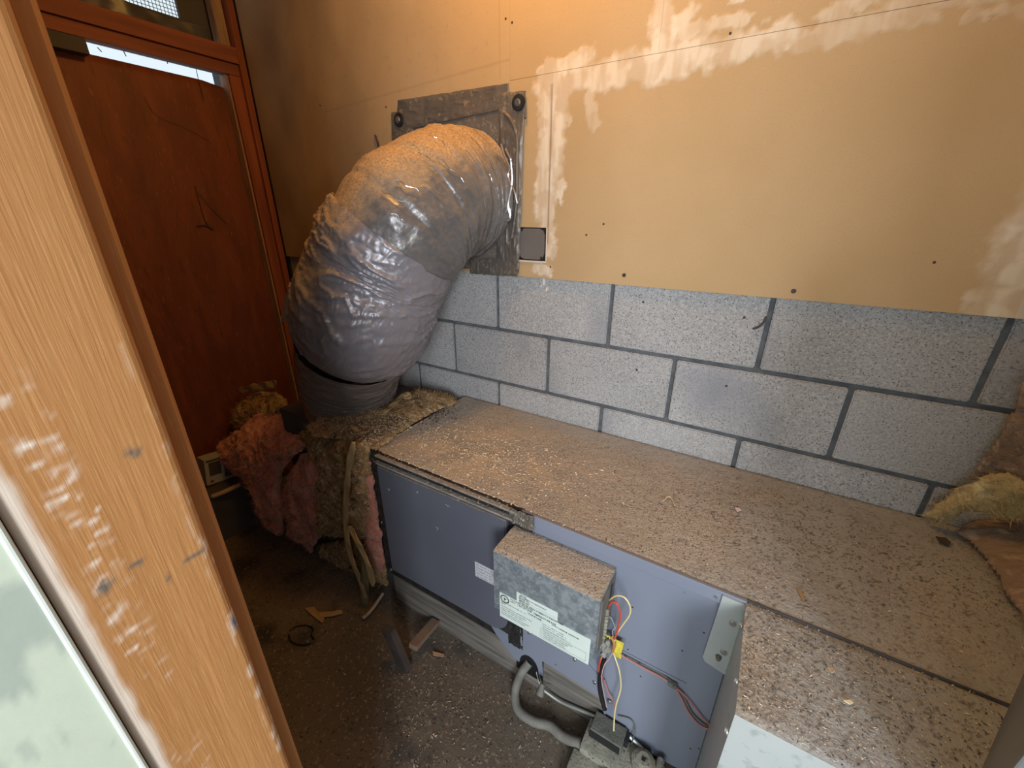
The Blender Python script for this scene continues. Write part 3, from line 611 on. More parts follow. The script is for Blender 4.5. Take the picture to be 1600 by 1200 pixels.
# ------------------------------------------------------------------ flexible duct
fd = thing('flexible_duct', 'large grey plastic-wrapped flexible duct elbow, dusty on top, from wall to furnace', 'duct', (-.484, -.30, -.27))
CP = np.array([[-.095, -.026, .438, .190], [-.099, -.09, .436, .189], [-.112, -.185, .408, .190], [-.150, -.275, .332, .199], [-.212, -.315, .225, .200], [-.268, -.350, .090, .209], [-.378, -.338, -.050, .203], [-.455, -.306, -.165, .186], [-.484, -.30, -.215, .172]])
FULL = catmull(CP, 34)
def dpart(i0, i1, name, m, n, dispfn, grow=0, parent=fd):
    c = FULL[i0:i1, :3]; c = c + 0; r = FULL[i0:i1, 3] + grow; V, F = sweep(c, r, n, dispfn, cap=False); V0, _ = sweep(c, r, n, None, cap=False)
    nn = (V0 - np.repeat(c, n, axis=0)); nn /= np.linalg.norm(nn, axis=1)[:, None]
    f = nn[:, 2] * 1.0 - nn[:, 0] * .42 + (fbm(V0 * 9, 701) - .5) * .55 + (fbm(V0 * 45, 703) - .5) * .45 + np.clip((V0[:, 2] - .25) * .55, -.12, .2)
    f = np.clip((f - .10) / .55, 0, .95); f = np.maximum(f, .16 * np.clip((fbm(V0 * 120, 705) - .5) * 6, 0, 1))
    return obj(name, V, F, m, parent, smooth=True, attrs={'dustm': f})
NT = len(FULL)
def disp_up(I, TH):
    s = I.ravel() / 34.; t = TH.ravel(); ct, st = np.cos(t) * 1.0, np.sin(t)
    q = np.stack([ct * 1.2, st * 1.2, s * 5.5], 1); q2 = np.stack([ct * 2.6 + s * .6, st * 2.6, s * 13], 1)
    g_ = np.clip((fbm(np.stack([ct * 1.5, st * 1.5, s * 2], 1), 211) - .30) * 2.6, 0, 1)
    d = g_ * (.010 * ridge(q, 201, 2) + .0045 * ridge(q2, 205, 3)) + .009 * (fbm(np.stack([ct * 3, st * 3, s * 3], 1), 207) - .5) + .0012 * (vn(np.stack([ct * 50, st * 50, s * 50], 1), 209) - .5)
    band = np.exp(-((s * 1.6) % 1 - .5) ** 2 / .004) * .004
    return (d - band - .007).reshape(I.shape)
def disp_low(I, TH):
    s = I.ravel() / 34.; t = TH.ravel(); ct, st = np.cos(t), np.sin(t)
    q = np.stack([ct * 1.6 + s * .7, st * 1.6, s * 6.0 + ct * 1.2], 1); q2 = np.stack([ct * 3.0, st * 3.0 + s, s * 17 + st * 2.2], 1)
    wv = (fbm(np.stack([ct * 1.3, st * 1.3, s * 1.2], 1), 229) - .5)
    q = np.stack([ct * 1.0 + wv, st * 1.0, s * 4.6 + ct * 1.6 + wv * 3], 1); q2 = np.stack([ct * 2.0, st * 2.0 + s, s * 11 + st * 2.6 + wv * 5], 1)
    g_ = np.clip((fbm(np.stack([ct * 1.4, st * 1.4, s * 1.6], 1), 231) - .32) * 2.8, .12, 1)
    sh = lambda x: (1 - np.abs(2 * x - 1)) ** 7
    d = .0085 * sh(vn(q, 221)) + g_ * .0065 * sh(vn(q2, 225)) + .0045 * g_ * sh(vn(q2 * 1.9, 226)) + .0025 * sh(vn(q2 * 3.3, 228)) + .012 * (fbm(np.stack([ct * 1.6, st * 1.6, s * 1.7], 1), 227) - .5)
    return (d - .006).reshape(I.shape)
def lip(i0, wd, amt, base):
    def f(I, TH): 
        s = I / wd; return base(I + i0, TH) - amt * np.exp(-s * 3)
    return f
RING = [(52, 8, 26, .0016, 3), (58, -20, -2, .0012, -2), (66, 0, 24, .002, 3), (72, 20, 34, .0014, 2), (44, -8, 10, .0014, 3), (40, 22, 44, .0014, 2), (80, -8, 14, .0018, 3), (88, 10, 26, .0022, 3), (95, 8, 28, .0016, 2), (34, 4, 30, .0013, 2), (48, 38, 52, .001, 2), (62, 34, 48, .001, 1), (28, 30, 56, .0014, 1), (100, 2, 18, .0016, 1), (60, -38, -26, .0012, 2)]
k1 = 114
k2 = 190
FULL[:, 3] -= .007 * np.exp(-((np.arange(NT) - k1 + 4) / 7.) ** 2)
dpart(0, k1 + 14, 'upper_sleeve', M_plastic2, 420, disp_up)
def low(I, TH):
    return disp_low(I + k1 - 6, TH) + .007 - .007 * np.exp(-I / 3.) - .032 * np.exp(-np.maximum(0, (k2 - (k1 - 6)) - I) / 7.)
# finer rings for the lower sleeve
dpart(k1 - 6, k2, 'lower_sleeve', M_plastic, 420, low)
cc = catmull([(-.355, -.340, -.02), (-.42, -.322, -.12), (-.455, -.308, -.19), (-.475, -.30, -.30)], 30)
def dcol(I, TH):
    t = TH.ravel(); s = I.ravel() / 30; q = np.stack([np.cos(t) * 1.5, np.sin(t) * 1.5, s * 9], 1); return (.009 * ridge(q, 241, 3) - .004).reshape(I.shape)
V, F = sweep(cc, np.linspace(.178, .166, len(cc)), 320, dcol, cap=False); obj('foil_collar', V, F, M_collar, fd, smooth=True)
# torn plastic flap on the left side, shiny creases of tape
pf = [at(u, v, 1, -.33) for u, v in ((459, 432), (466, 448), (452, 500), (438, 503), (446, 462))]
MB().add([tuple(p) for p in pf] + [tuple(p + Vector((0, .003, 0))) for p in pf], [(0, 1, 2, 3, 4), (9, 8, 7, 6, 5)] + [(i, i + 5, (i + 1) % 5 + 5, (i + 1) % 5) for i in range(5)]).build('loose_flap', mat('pale_flap', (.36, .37, .40), rough=.45), fd)
def ringline(i, a0, a1, rr, name='foil_crumple', m=M_wrinkle, di=0):
    P_ = []
    for k_ in range(7):
        f_ = k_ / 6; j = min(NT - 2, max(1, i + int(round(di * f_)))); c_ = Vector(FULL[j, :3]); T_ = Vector(FULL[j + 1, :3] - FULL[j - 1, :3]).normalized(); v_ = (Vector(CAM) - c_); v_ = (v_ - T_ * v_.dot(T_)).normalized(); w_ = T_.cross(v_)
        a_ = math.radians(a0 + (a1 - a0) * f_); P_.append(c_ + (v_ * math.cos(a_) + w_ * math.sin(a_)) * (FULL[j, 3] + .0035 + .0010 * math.sin(k_ * 2.1 + i)))
    MB().tube(P_, rr, 5, 4).build(name, m, fd, True)
for (i, a0, a1, rr, di) in RING: ringline(i, a0, a1, rr * .62, di=di)
# ------------------------------------------------------------------ taped wall plate
wp = thing('wall_plate', 'square metal collar plate taped to the drywall behind the duct', 'plate', (-.14, -.015, .46))
PL = [at(u, v, 1, -.018) for u, v in ((628, 176), (793, 150), (806, 170), (812, 420), (740, 428), (640, 400))]
MB().box(-.375, .098, -.020, -.0162, .205, .690, .001).build('plate', M_platemat, wp)
def tape(name, quadpx, seed, y=-.021, amp=.005, m=M_tape):
    a, b, c, d = [at(u, v, 1, y) for u, v in quadpx]    # a-b top edge, d-c bottom edge
    def fn(u, v):
        u_ = u[:, None]; v_ = v[:, None]; P = (np.array(a) * (1 - u_) + np.array(b) * u_) * (1 - v_) + (np.array(d) * (1 - u_) + np.array(c) * u_) * v_
        q = np.stack([P[:, 0] * 40, P[:, 2] * 40, 0 * u], 1); e = np.clip(np.minimum(np.minimum(u, 1 - u), np.minimum(v, 1 - v)) * 9, 0, 1)
        P[:, 1] -= amp * (ridge(q, seed) * .8 + .5 * (fbm(q * .4, seed + 1))) * (.25 + .75 * e)
        rag = (fbm(q * 1.5, seed + 3) - .5) * .006; P[:, 0] += rag; P[:, 2] += rag * .6; return P
    P, F = grid(70, 50, fn); o = obj(name, P, F, m, wp, smooth=True); md = o.modifiers.new('t', 'SOLIDIFY'); md.thickness = .001; return o
tape('tape_strip', ((622, 157), (795, 130), (797, 168), (620, 206)), 301, -.0225)
tape('tape_strip', ((612, 176), (646, 170), (646, 240), (613, 250)), 303, -.021)
tape('tape_strip', ((778, 146), (822, 142), (823, 184), (780, 190)), 305, -.0235)
tape('tape_strip', ((782, 170), (820, 176), (811, 424), (776, 424)), 307, -.0245, .009)
tape('tape_strip', ((735, 405), (812, 400), (810, 432), (735, 427)), 309, -.0255, .007)
# long vertical crease bead of the tape along the right side
MB().tube([at(u, v, 1, -.032) for u, v in ((788, 176), (800, 190), (808, 215), (808, 260), (807, 320), (800, 372))], .005, 8, 10).build('tape_crease', M_tape, wp, True)
# crumpled shiny foil where the sleeve meets the plate
for k, pts in enumerate((((790, 232), (799, 255), (794, 275), (804, 300), (808, 318)), ((783, 225), (789, 245), (797, 262)), ((798, 248), (800, 285), (794, 320), (797, 340)), ((789, 335), (795, 322), (797, 342), (788, 346)))):
    MB().tube([at(u, v, 1, -.075 + .006 * (k % 2)) for u, v in pts], .0028, 5, 6).build('foil_crumple', M_wrinkle, fd, True)
for (u, v) in ((809, 160), (622, 187)):
    p = at(u, v, 1, -.031); s = MB().cyl(p + Vector((0, -.001, 0)), p + Vector((0, .010, 0)), .020, 20, .022, bev=.002).build('washer', M_gap, wp, True); screw(p, (0, -1, 0), wp, .008)
# ------------------------------------------------------------------ blank outlet cover
oc = thing('outlet_cover', 'small square grey blank outlet cover low on the drywall right of the duct', 'outlet cover', (.145, -.016, .30))
a = at(811, 355, 1, -.017); b = at(852, 408, 1, -.017)
ox0, ox1, oz1, oz0 = a.x, b.x, a.z, b.z
MB().box(ox0, ox1, -.0175, -.0152, oz0, oz1).build('box_rim', M_black, oc)
r = .022; pts = []
for (cx_, cz_, s0) in ((ox1 - r, oz1 - r, 0), (ox0 + r, oz1 - r, 90), (ox0 + r, oz0 + r, 180), (ox1 - r, oz0 + r, 270)):
    for k in range(3): a_ = math.radians(s0 + k * 45); pts.append((cx_ + (r - .003) * math.cos(a_), cz_ + (r - .003) * math.sin(a_)))
MB().prism(pts, -.0205, -.0176).build('cover_disc', M_cover, oc)
for (x, z) in ((ox0 + .012, oz1 - .008), (ox1 - .012, oz0 + .010)): screw((x, -.0205, z), (0, -1, 0), oc, .003, M_rust)
for (x0_, x1_, z0_, z1_) in ((ox0 - .004, ox1 + .004, oz0 - .006, oz0 - .001), (ox1 + .0005, ox1 + .004, oz0, oz1)):
    MB().box(x0_, x1_, -.0185, -.0150, z0_, z1_, .001).build('cut_edge', mat('torn_paper_edge', (.72, .60, .48), rough=.9), oc)
# ------------------------------------------------------------------ insulation
def puff(name, pts, thick, m, seed, parent=None, amp=.02, res=.006, tuft=0, flat=.5, ragk=1):
    """a batt: outline given as 3-D points lying roughly on a surface, inflated on both sides and made fibrous"""
    P = np.array([list(p) for p in pts]); c = P.mean(0); U, S, Vt = np.linalg.svd(P - c); n = Vt[2]; e1, e2 = Vt[0], Vt[1]
    if n[1] > 0: n = -n
    q = np.stack([(P - c) @ e1, (P - c) @ e2], 1); hgt = (P - c) @ n
    mn, mx = q.min(0) - res, q.max(0) + res; nx = int((mx[0] - mn[0]) / res) + 1; ny = int((mx[1] - mn[1]) / res) + 1
    X, Y = np.meshgrid(np.linspace(mn[0], mx[0], nx), np.linspace(mn[1], mx[1], ny)); X = X.ravel(); Y = Y.ravel()
    inside = np.zeros(len(X), bool); dist = np.full(len(X), 9.); k = len(q); hw = np.zeros(len(X)); ws = np.zeros(len(X))
    rag = (fbm(np.stack([X * 28, Y * 28, 0 * X + seed], 1), seed + 9) - .5) * .030 + (fbm(np.stack([X * 110, Y * 110, 0 * X + seed], 1), seed + 8) - .5) * .006
    for i in range(k):
        a, b = q[i], q[(i + 1) % k]
        cond = ((a[1] > Y) != (b[1] > Y)) & (X < (b[0] - a[0]) * (Y - a[1]) / (b[1] - a[1] + 1e-12) + a[0]); inside ^= cond
        d, t = seg(X, Y, a, b); dist = np.minimum(dist, d); wgt = 1 / (d + .01) ** 2; hw += wgt * (hgt[i] * (1 - t) + hgt[(i + 1) % k] * t); ws += wgt
    h = hw / ws; sd = np.where(inside, dist, -dist) + rag
    sd = np.where(inside, dist, -dist) + rag * ragk
    th = thick * np.clip(sd / (thick * 1.1), 0, 1) ** flat
    keep = sd > -.001
    Q = np.stack([X, Y, 0 * X], 1)
    lump = amp * (fbm(Q * 22, seed) - .5) * 2 + amp * .8 * (ridge(Q * 32, seed + 3) - .4) + amp * .5 * (fbm(Q * 120, seed + 5) - .5)
    f = np.clip(sd / .015, 0, 1)
    top = c + X[:, None] * e1 + Y[:, None] * e2 + (h + th * .5 + lump * f)[:, None] * n
    bot = c + X[:, None] * e1 + Y[:, None] * e2 + (h - th * .5)[:, None] * n
    idx = -np.ones(len(X), int); idx[keep] = np.arange(keep.sum()); nk = keep.sum(); V = np.vstack([top[keep], bot[keep]]); F = []; cnt = {}
    for j in range(ny - 1):
        for i in range(nx - 1):
            a = j * nx + i; qd = (a, a + 1, a + nx + 1, a + nx)
            if all(keep[x] for x in qd):
                w4 = [idx[x] for x in qd]; F.append(tuple(w4)); F.append(tuple(x + nk for x in reversed(w4)))
                for s in range(4): e = (w4[s], w4[(s + 1) % 4]); cnt[e] = cnt.get(e, 0) + 1
    for (a, b) in list(cnt):
        if (b, a) not in cnt: F.append((b, a, a + nk, b + nk))
    o = obj(name, V, F, m, parent, smooth=True)
    if tuft:
        rs = np.random.RandomState(seed); ids = rs.choice(nk, min(nk, tuft), replace=False); TV = []; TF = []
        for i in ids:
            p = V[i]; dvec = n * rs.uniform(.3, 1) + e1 * rs.normal(0, .8) + e2 * rs.normal(0, .8); dvec /= np.linalg.norm(dvec)
            side = np.cross(dvec, rs.normal(0, 1, 3)); side /= np.linalg.norm(side) + 1e-9; l = rs.uniform(.006, .022); w_ = rs.uniform(.0003, .0008); bend = rs.normal(0, .35, 3)
            b0 = len(TV); TV += [p - side * w_ - dvec * .004, p + side * w_ - dvec * .004, p + dvec * l * .5 + side * w_ + bend * l * .3, p + dvec * l * .5 - side * w_ + bend * l * .3, p + dvec * l + bend * l]
            TF += [(b0, b0 + 1, b0 + 2, b0 + 3), (b0 + 3, b0 + 2, b0 + 4)]
        f_ = obj('loose_fibres', np.array(TV), TF, m, o if parent is None else parent); f_['kind'] = 'stuff'
    return o
# boot (sheet-metal transition) under the duct, wrapped in insulation
bt = thing('furnace_boot', 'dark sheet-metal boot under the duct at the furnace left end', 'duct boot', (-.45, -.25, ZF))
MB().box(-.70, X0 - .006, -.455, -.06, ZF + .004, -.30, .004).build('boot_shell', M_grime, bt)
def A(L): return [at(u, v, 1, y) for u, v, y in L]
def AZ(L): return [at(u, v, 2, z) for u, v, z in L]
# pink batt at far left
i1 = puff('insulation_batt', A([(343, 692, -.50), (356, 682, -.49), (378, 668, -.47), (398, 648, -.42), (415, 640, -.40), (440, 648, -.41), (447, 668, -.44), (465, 680, -.46), (482, 690, -.48), (470, 706, -.50), (450, 722, -.52), (436, 742, -.52), (434, 765, -.53), (441, 800, -.53), (440, 838, -.54), (425, 832, -.54), (408, 806, -.54), (397, 772, -.54), (384, 752, -.54), (364, 735, -.53), (350, 712, -.52)]), .09, M_pink, 401, None, .022, .0055, 2600)
tag(i1, 'torn pink fiberglass batt hanging at the left of the duct base', 'insulation', 'fiberglass pieces round the duct base')
i1b = puff('insulation_batt', A([(362, 655, -.42), (372, 636, -.38), (390, 620, -.34), (412, 612, -.32), (440, 616, -.34), (452, 640, -.40), (440, 662, -.42), (405, 660, -.43), (385, 672, -.44), (366, 668, -.43)]), .07, M_brownfib, 407, None, .018, .0055, 1500)
tag(i1b, 'tan dusty fiberglass tuft on top of the far-left pink batt', 'insulation', 'fiberglass pieces round the duct base')
# pink lower mass in the middle
i2 = puff('insulation_batt', A([(452, 742, -.50), (470, 712, -.50), (496, 704, -.50), (510, 740, -.50), (516, 790, -.50), (508, 830, -.50), (490, 850, -.50), (484, 872, -.50), (478, 850, -.50), (462, 838, -.50), (452, 812, -.50), (442, 775, -.50)]), .08, M_pink, 411, None, .024, .0055, 2200)
tag(i2, 'crumpled pink fiberglass between the hanging batt and the dusty one', 'insulation', 'fiberglass pieces round the duct base')
# brown dusty batt: front drape plus top blanket
i3 = puff('insulation_batt', A([(470, 672, -.44), (500, 662, -.44), (540, 668, -.47), (570, 690, -.49), (576, 705, -.50), (577, 760, -.505), (580, 820, -.505), (572, 842, -.505), (560, 832, -.50), (540, 838, -.50), (510, 836, -.50), (492, 810, -.50), (500, 770, -.50), (486, 740, -.50), (492, 712, -.49), (478, 690, -.47)]), .07, M_brownfib, 421, None, .020, .005, 3800)
tag(i3, 'brown dust-caked fiberglass batt draped over the furnace left end', 'insulation', 'fiberglass pieces round the duct base')
i3t = puff('insulation_batt', AZ([(478, 668, -.285), (500, 652, -.27), (535, 648, -.27), (575, 645, -.265), (610, 632, -.26), (632, 614, -.255), (665, 612, -.270), (705, 617, -.288), (712, 628, -.290), (672, 645, -.285), (640, 664, -.285), (615, 684, -.285), (590, 702, -.288), (560, 694, -.287), (520, 684, -.286), (490, 682, -.285)]), .03, M_brownfib, 431, None, .010, .005, 2600)
tag(i3t, 'flat dusty fiberglass blanket between the duct collar and furnace top', 'insulation', 'fiberglass pieces round the duct base')
i4 = puff('insulation_batt', A([(568, 725, -.495), (578, 722, -.495), (585, 765, -.495), (593, 820, -.495), (601, 880, -.495), (598, 894, -.495), (582, 882, -.495), (572, 840, -.495), (567, 780, -.495)]), .035, M_pink, 441, None, .008, .005, 900)
tag(i4, 'narrow strip of pale pink fiberglass beside the black furnace edge', 'insulation', 'fiberglass pieces round the duct base')
i5 = puff('insulation_batt', A([(500, 850, -.47), (540, 840, -.47), (575, 842, -.47), (600, 880, -.47), (606, 915, -.47), (570, 895, -.47), (540, 902, -.47), (505, 890, -.47), (480, 870, -.47)]), .05, M_brownfib, 446, None, .014, .006, 800)
tag(i5, 'lowest shaded flap of fiberglass above the floor under the duct', 'insulation', 'fiberglass pieces round the duct base')
# folded yellow facing around the collar foot
def ribbon(name, pts, w0, m, seed, label, cat, n=None, parent=None, th=.0015):
    c = catmull(pts, 12); k = len(c); T_ = np.gradient(c, axis=0); T_ /= np.linalg.norm(T_, axis=1)[:, None]; nn = np.array(n if n is not None else (0, -1, 0), float)
    S = np.cross(T_, nn); S /= np.linalg.norm(S, axis=1)[:, None]; ws = w0 * (.75 + .5 * vn(np.stack([np.arange(k) * .3, 0 * S[:, 0], 0 * S[:, 0]], 1), seed)) * np.minimum(1, np.minimum(np.arange(k) + 1, k - np.arange(k)) / 4)
    V = []; 
    for a in np.linspace(-1, 1, 7): V.append(c + S * (ws * a)[:, None] + nn * (.35 * ws * (1 - a * a) * np.sin(np.arange(k) * .5 + seed) + .003 * a)[:, None])
    V = np.array(V).reshape(-1, 3); F = [(r_ * k + i, r_ * k + i + 1, (r_ + 1) * k + i + 1, (r_ + 1) * k + i) for r_ in range(6) for i in range(k - 1)]
    o = obj(name, V, F, m, parent, smooth=True); md = o.modifiers.new('t', 'SOLIDIFY'); md.thickness = th
    if label: tag(o, label, cat)
    return o
ribbon('torn_facing', AZ([(590, 648, -.235), (605, 640, -.23), (618, 628, -.225), (632, 616, -.22), (640, 624, -.235)]), .014, M_kraft, 3, 'tan curled paper facing standing against the duct collar', 'paper', (0, -.5, .85))
ribbon('torn_facing', AZ([(548, 664, -.245), (560, 674, -.25), (572, 674, -.25), (586, 662, -.25), (592, 655, -.25)]), .0065, M_kraft, 5, 'V-shaped tan paper strip on the dusty batt', 'paper', (0, -.3, .95))
ribbon('torn_facing', AZ([(606, 648, -.255), (620, 642, -.255), (638, 636, -.26)]), .006, M_kraft, 6, 'short straight tan paper strip near the collar foot', 'paper', (0, -.3, .95))
ribbon('hanging_facing', A([(553, 690, -.555), (545, 730, -.56), (540, 790, -.56), (541, 830, -.56), (548, 870, -.56), (562, 905, -.555), (572, 935, -.55)]), .010, M_kraft, 7, 'long olive paper facing strip hanging from the dusty batt', 'paper')
ribbon('hanging_facing', A([(546, 822, -.565), (560, 850, -.57), (574, 880, -.57), (583, 916, -.565)]), .012, M_kraft, 9, 'short olive paper strip splayed beside the long hanging one', 'paper')
ribbon('hanging_facing', A([(560, 850, -.55), (570, 880, -.55), (569, 930, -.55), (569, 962, -.55)]), .016, mat('olive_facing', (.26, .22, .11), (.18, .145, .07), scale=20, rough=.9), 12, 'twisted brownish paper tail reaching to the floor', 'paper')
ribbon('torn_facing', A([(372, 611, -.36), (395, 606, -.36), (418, 603, -.36), (432, 598, -.36)]), .016, mat('dull_tan_paper', (.40, .27, .13), rough=.9), 14, 'tan paper scrap sticking up behind the far-left fiberglass', 'paper')
# right-hand insulation against the wall
j1 = puff('insulation_batt', A([(1700, 540, -.06), (1620, 565, -.07), (1590, 605, -.06), (1582, 650, -.05), (1560, 680, -.06), (1535, 710, -.06), (1518, 745, -.05), (1560, 770, -.08), (1620, 790, -.09), (1720, 800, -.08)]), .08, M_greybr, 501, None, .020, .005, 3000, .7, .6)
tag(j1, 'brown dusty fiberglass heap against the block wall at the right edge', 'insulation', 'fiberglass at the right end')
j2 = puff('insulation_batt', [at(1440, 804, 1, -.04), at(1470, 782, 1, -.05), at(1500, 762, 1, -.06), at(1535, 745, 1, -.08), at(1575, 738, 1, -.10), at(1610, 760, 1, -.11), at(1625, 800, 1, -.10), at(1590, 812, 1, -.09), at(1550, 806, 1, -.09), at(1515, 800, 1, -.08), at(1500, 808, 1, -.07), at(1492, 816, 1, -.06), at(1462, 814, 1, -.045)], .05, M_yellow, 511, None, .010, .004, 2200, .7, .5)
tag(j2, 'pale yellow fiberglass wad in the corner behind the furnace top', 'insulation', 'fiberglass at the right end')
j3 = puff('insulation_batt', AZ([(1490, 830, -.275), (1520, 812, -.27), (1570, 806, -.26), (1640, 810, -.25), (1700, 900, -.25), (1640, 1000, -.26), (1600, 972, -.275), (1580, 940, -.28), (1560, 905, -.28), (1540, 870, -.28), (1515, 845, -.28)]), .05, M_greybr, 521, None, .014, .0045, 3000, .7, .5)
tag(j3, 'brown fiberglass batt lying on the right end of the dusty top', 'insulation', 'fiberglass at the right end')
# ------------------------------------------------------------------ gas valve and lines
gv = thing('gas_valve', 'dusty gas valve assembly on the floor in front of the furnace', 'valve', (.70, -.53, ZF))
def skewbox(mb, topq, z0):  # quad of top points extruded down to z0
    V = [tuple(p) for p in topq] + [(p[0], p[1], z0) for p in topq]
    return mb.add(V, [(0, 1, 2, 3), (7, 6, 5, 4), (0, 4, 5, 1), (1, 5, 6, 2), (2, 6, 7, 3), (3, 7, 4, 0)])
MB().box(.628, .712, -.540, -.490, -.890, -.858, .003).build('valve_head', M_vdark, gv)
MB().box(.627, .708, -.5425, -.5402, -.888, -.862, .001).build('front_cover', M_black, gv)
MB().box(.712, .722, -.520, -.494, -.885, -.862, .002).build('connector', M_black, gv)
MB().box(.615, .76, -.575, -.495, -.930, -.892, .006).build('valve_body', M_valve, gv, True)
MB().box(.722, .765, -.560, -.500, -.905, -.890, .008).build('outlet_boss', M_valve, gv, True)
MB().cyl((.705, -.60, -.925), (.705, -.60, -.895), .022, 20, .020, bev=.003).build('hex_plug', M_valve, gv, True)
MB().cyl((.765, -.530, -.935), (.765, -.530, -.868), .030, 28, .028, bev=.004).build('pressure_regulator', M_valve, gv, True)
MB().cyl((.765, -.530, -.868), (.765, -.530, -.862), .021, 24, .018, bev=.002).build('regulator_cap', M_valve, gv, True)
MB().box(.7605, .7695, -.536, -.527, -.8625, -.8605).build('cap_slot', M_black, gv)
MB().cyl((.802, -.505, ZF + .01), (.802, -.505, -.873), .010, 16, .009, bev=.002).build('manifold_elbow', M_valve, gv, True)
MB().cyl((.802, -.505, -.873), (.802, -.505, -.870), .005, 12).build('screw', M_screw, gv)
MB().box(.74, .815, -.515, -.495, -.925, -.900, .006).build('manifold', M_valve, gv, True)
MB().tube([(.712, -.494, -.874), (.745, -.496, -.885), (.775, -.50, -.895)], .0045, 10, 8).build('pilot_tube', mat('worn_aluminium', (.5, .5, .48), rough=.4, metal=.6), gv, True)
MB().box(.60, .70, -.66, -.57, ZF + .003, -.915, .006).build('base_bracket', M_valve, gv, True)
hz = [( .412, -.478, -.850), (.400, -.505, -.875), (.398, -.535, -.915), (.425, -.565, -.930), (.475, -.568, -.932), (.520, -.555, -.930), (.565, -.560, -.928), (.615, -.556, -.915)]
tag(MB().tube(hz, .0125, 14, 12).build('conduit', M_hose, None, True), 'dusty grey flexible conduit curving from the furnace opening to the gas valve', 'conduit')
for L_, m_, lb_, r_ in (([(838, 1050, -.487), (843, 1068, -.492), (852, 1080, -.50)], M_white, 'whitish wire dropping from the furnace opening, nearer the conduit', .0016), ([(842, 1053, -.486), (846, 1066, -.490), (853, 1074, -.495), (862, 1078, -.50)], M_hose, 'greyer wire dropping from the furnace opening, farther from the conduit', .0016)):
    tag(MB().tube(A(L_), r_, 8, 8).build('loose_wire', m_, None, True), lb_, 'wire')
a = at(848, 1068, 1, -.52); b = at(843, 1086, 1, -.54)
tag(MB().cyl(a, b, .006, 14, .0125, bev=.001).build('wire_nut', M_hose, None, True), 'grey cone-shaped wire nut under the furnace opening', 'wire nut')
tag(MB().tube([(.47, -.495, -.905), (.52, -.492, -.915), (.57, -.49, -.905), (.64, -.487, -.888)], .0042, 10, 10).build('gas_tube', mat('dull_aluminium', (.36, .37, .34), rough=.45, metal=.5), None, True), 'thin dull aluminium tube along the foot of the beam', 'tube')
p = at(588, 216, 1, -.018)
tag(MB().tube([p + Vector((-.004, 0, .008)), p + Vector((.004, -.006, .004)), p + Vector((.008, -.004, -.012)), p + Vector((.007, 0, -.026))], .0035, 7, 5).build('dead_insect', M_rust, None, True), 'small dark dead insect stuck to the drywall left of the taped plate', 'insect')
p = at(1186, 512, 1, -.002); MB().tube([p + Vector((-.012, 0, -.004)), p + Vector((-.004, -.004, .0)), p + Vector((.006, -.003, .012)), p + Vector((.010, 0, .03))], .0028, 6, 5).build('dirt_tuft', M_grime, wb, True)
for k, (u, v, a, b) in enumerate(((850, 440, .006, .014), (854, 452, .004, .010), (846, 447, .003, .005))):
    p = at(u, v, 1, -.0012); pts = [(p.x + a * math.cos(t_) * rnd.uniform(.6, 1.1), p.z + b * math.sin(t_) * rnd.uniform(.6, 1.1)) for t_ in [j * math.pi / 5 for j in range(10)]]
    MB().prism(pts, -.0028, .001).build('compound_drip', mat('compound_drip', (.72, .64, .58), rough=.9), wb)
# ------------------------------------------------------------------ floor things
ct = thing('cardboard_carton', 'small printed white and black carton on the floor behind the jamb', 'carton', (-1.10, -.56, -.70))
M3 = Matrix.Translation((-1.10, -.555, -.655)) @ Matrix.Rotation(math.radians(-8), 4, 'X')
MB().box(-.06, 0, -.065, .065, -.06, .06, .001, M3).build('carton_box', mat('dirty_white_card', (.42, .40, .34), rough=.8), ct)
MB().box(0, .0012, -.050, -.005, -.02, .042, 0, M3).build('printed_picture', M_grime, ct); MB().box(0, .0012, .008, .055, -.045, .04, 0, M3).build('printed_picture', M_grime, ct)
MB().box(0, .0012, -.058, .06, .047, .055, 0, M3).build('printed_band', M_grime, ct); MB().box(0, .0012, -.05, -.038, -.05, -.04, 0, M3).build('printed_mark', mat('dark_red_print', (.25, .03, .02), rough=.7), ct)
tag(MB().box(-1.19, -1.02, -.68, -.44, ZF, -.717, .003).build('floor_box', M_grime), 'dark grimy box carrying the small carton behind the jamb', 'box')
tag(MB().tube([at(331, 776, 0, -1.02), at(352, 768, 0, -1.0), at(375, 757, 0, -.98)], .010, 12, 6).build('pale_pipe', mat('pale_pipe', (.42, .30, .18), rough=.6), None, True), 'short pale pipe end showing under the carton', 'pipe')
def flatpoly(name, px, m, label, cat, z=ZF + .006, th=.003, grp=None):
    P = [at(u, v, 2, z) for u, v in px]; n = len(P); V = [(p.x, p.y, z + .003 * rnd.random()) for p in P]; V += [(x, y, zz - th) for x, y, zz in V]
    return tag(obj(name, V, [tuple(range(n - 1, -1, -1)), tuple(range(n, 2 * n))] + [(i, (i + 1) % n, (i + 1) % n + n, i + n) for i in range(n)], m), label, cat, grp)
flatpoly('paper_scrap', [(476, 951), (490, 948), (497, 956), (508, 962), (504, 974), (490, 964)], M_scrap, 'crumpled tan paper scrap on the floor, left half of the bow-tie pair', 'paper')
flatpoly('paper_scrap', [(496, 957), (520, 956), (533, 953), (536, 958), (518, 963), (500, 964)], M_scrap, 'narrow tan paper scrap on the floor touching the crumpled one', 'paper', z=ZF + .009)
tag(MB().tube([(-.19, -.60, ZF + .012), (-.19, -.56, ZF + .012), (-.195, -.50, ZF + .03)], .006, 8, 8).build('pale_stick', mat('pale_stick', (.40, .34, .28), rough=.8), None, True), 'thin pale stick on the floor below the furnace left corner', 'stick')
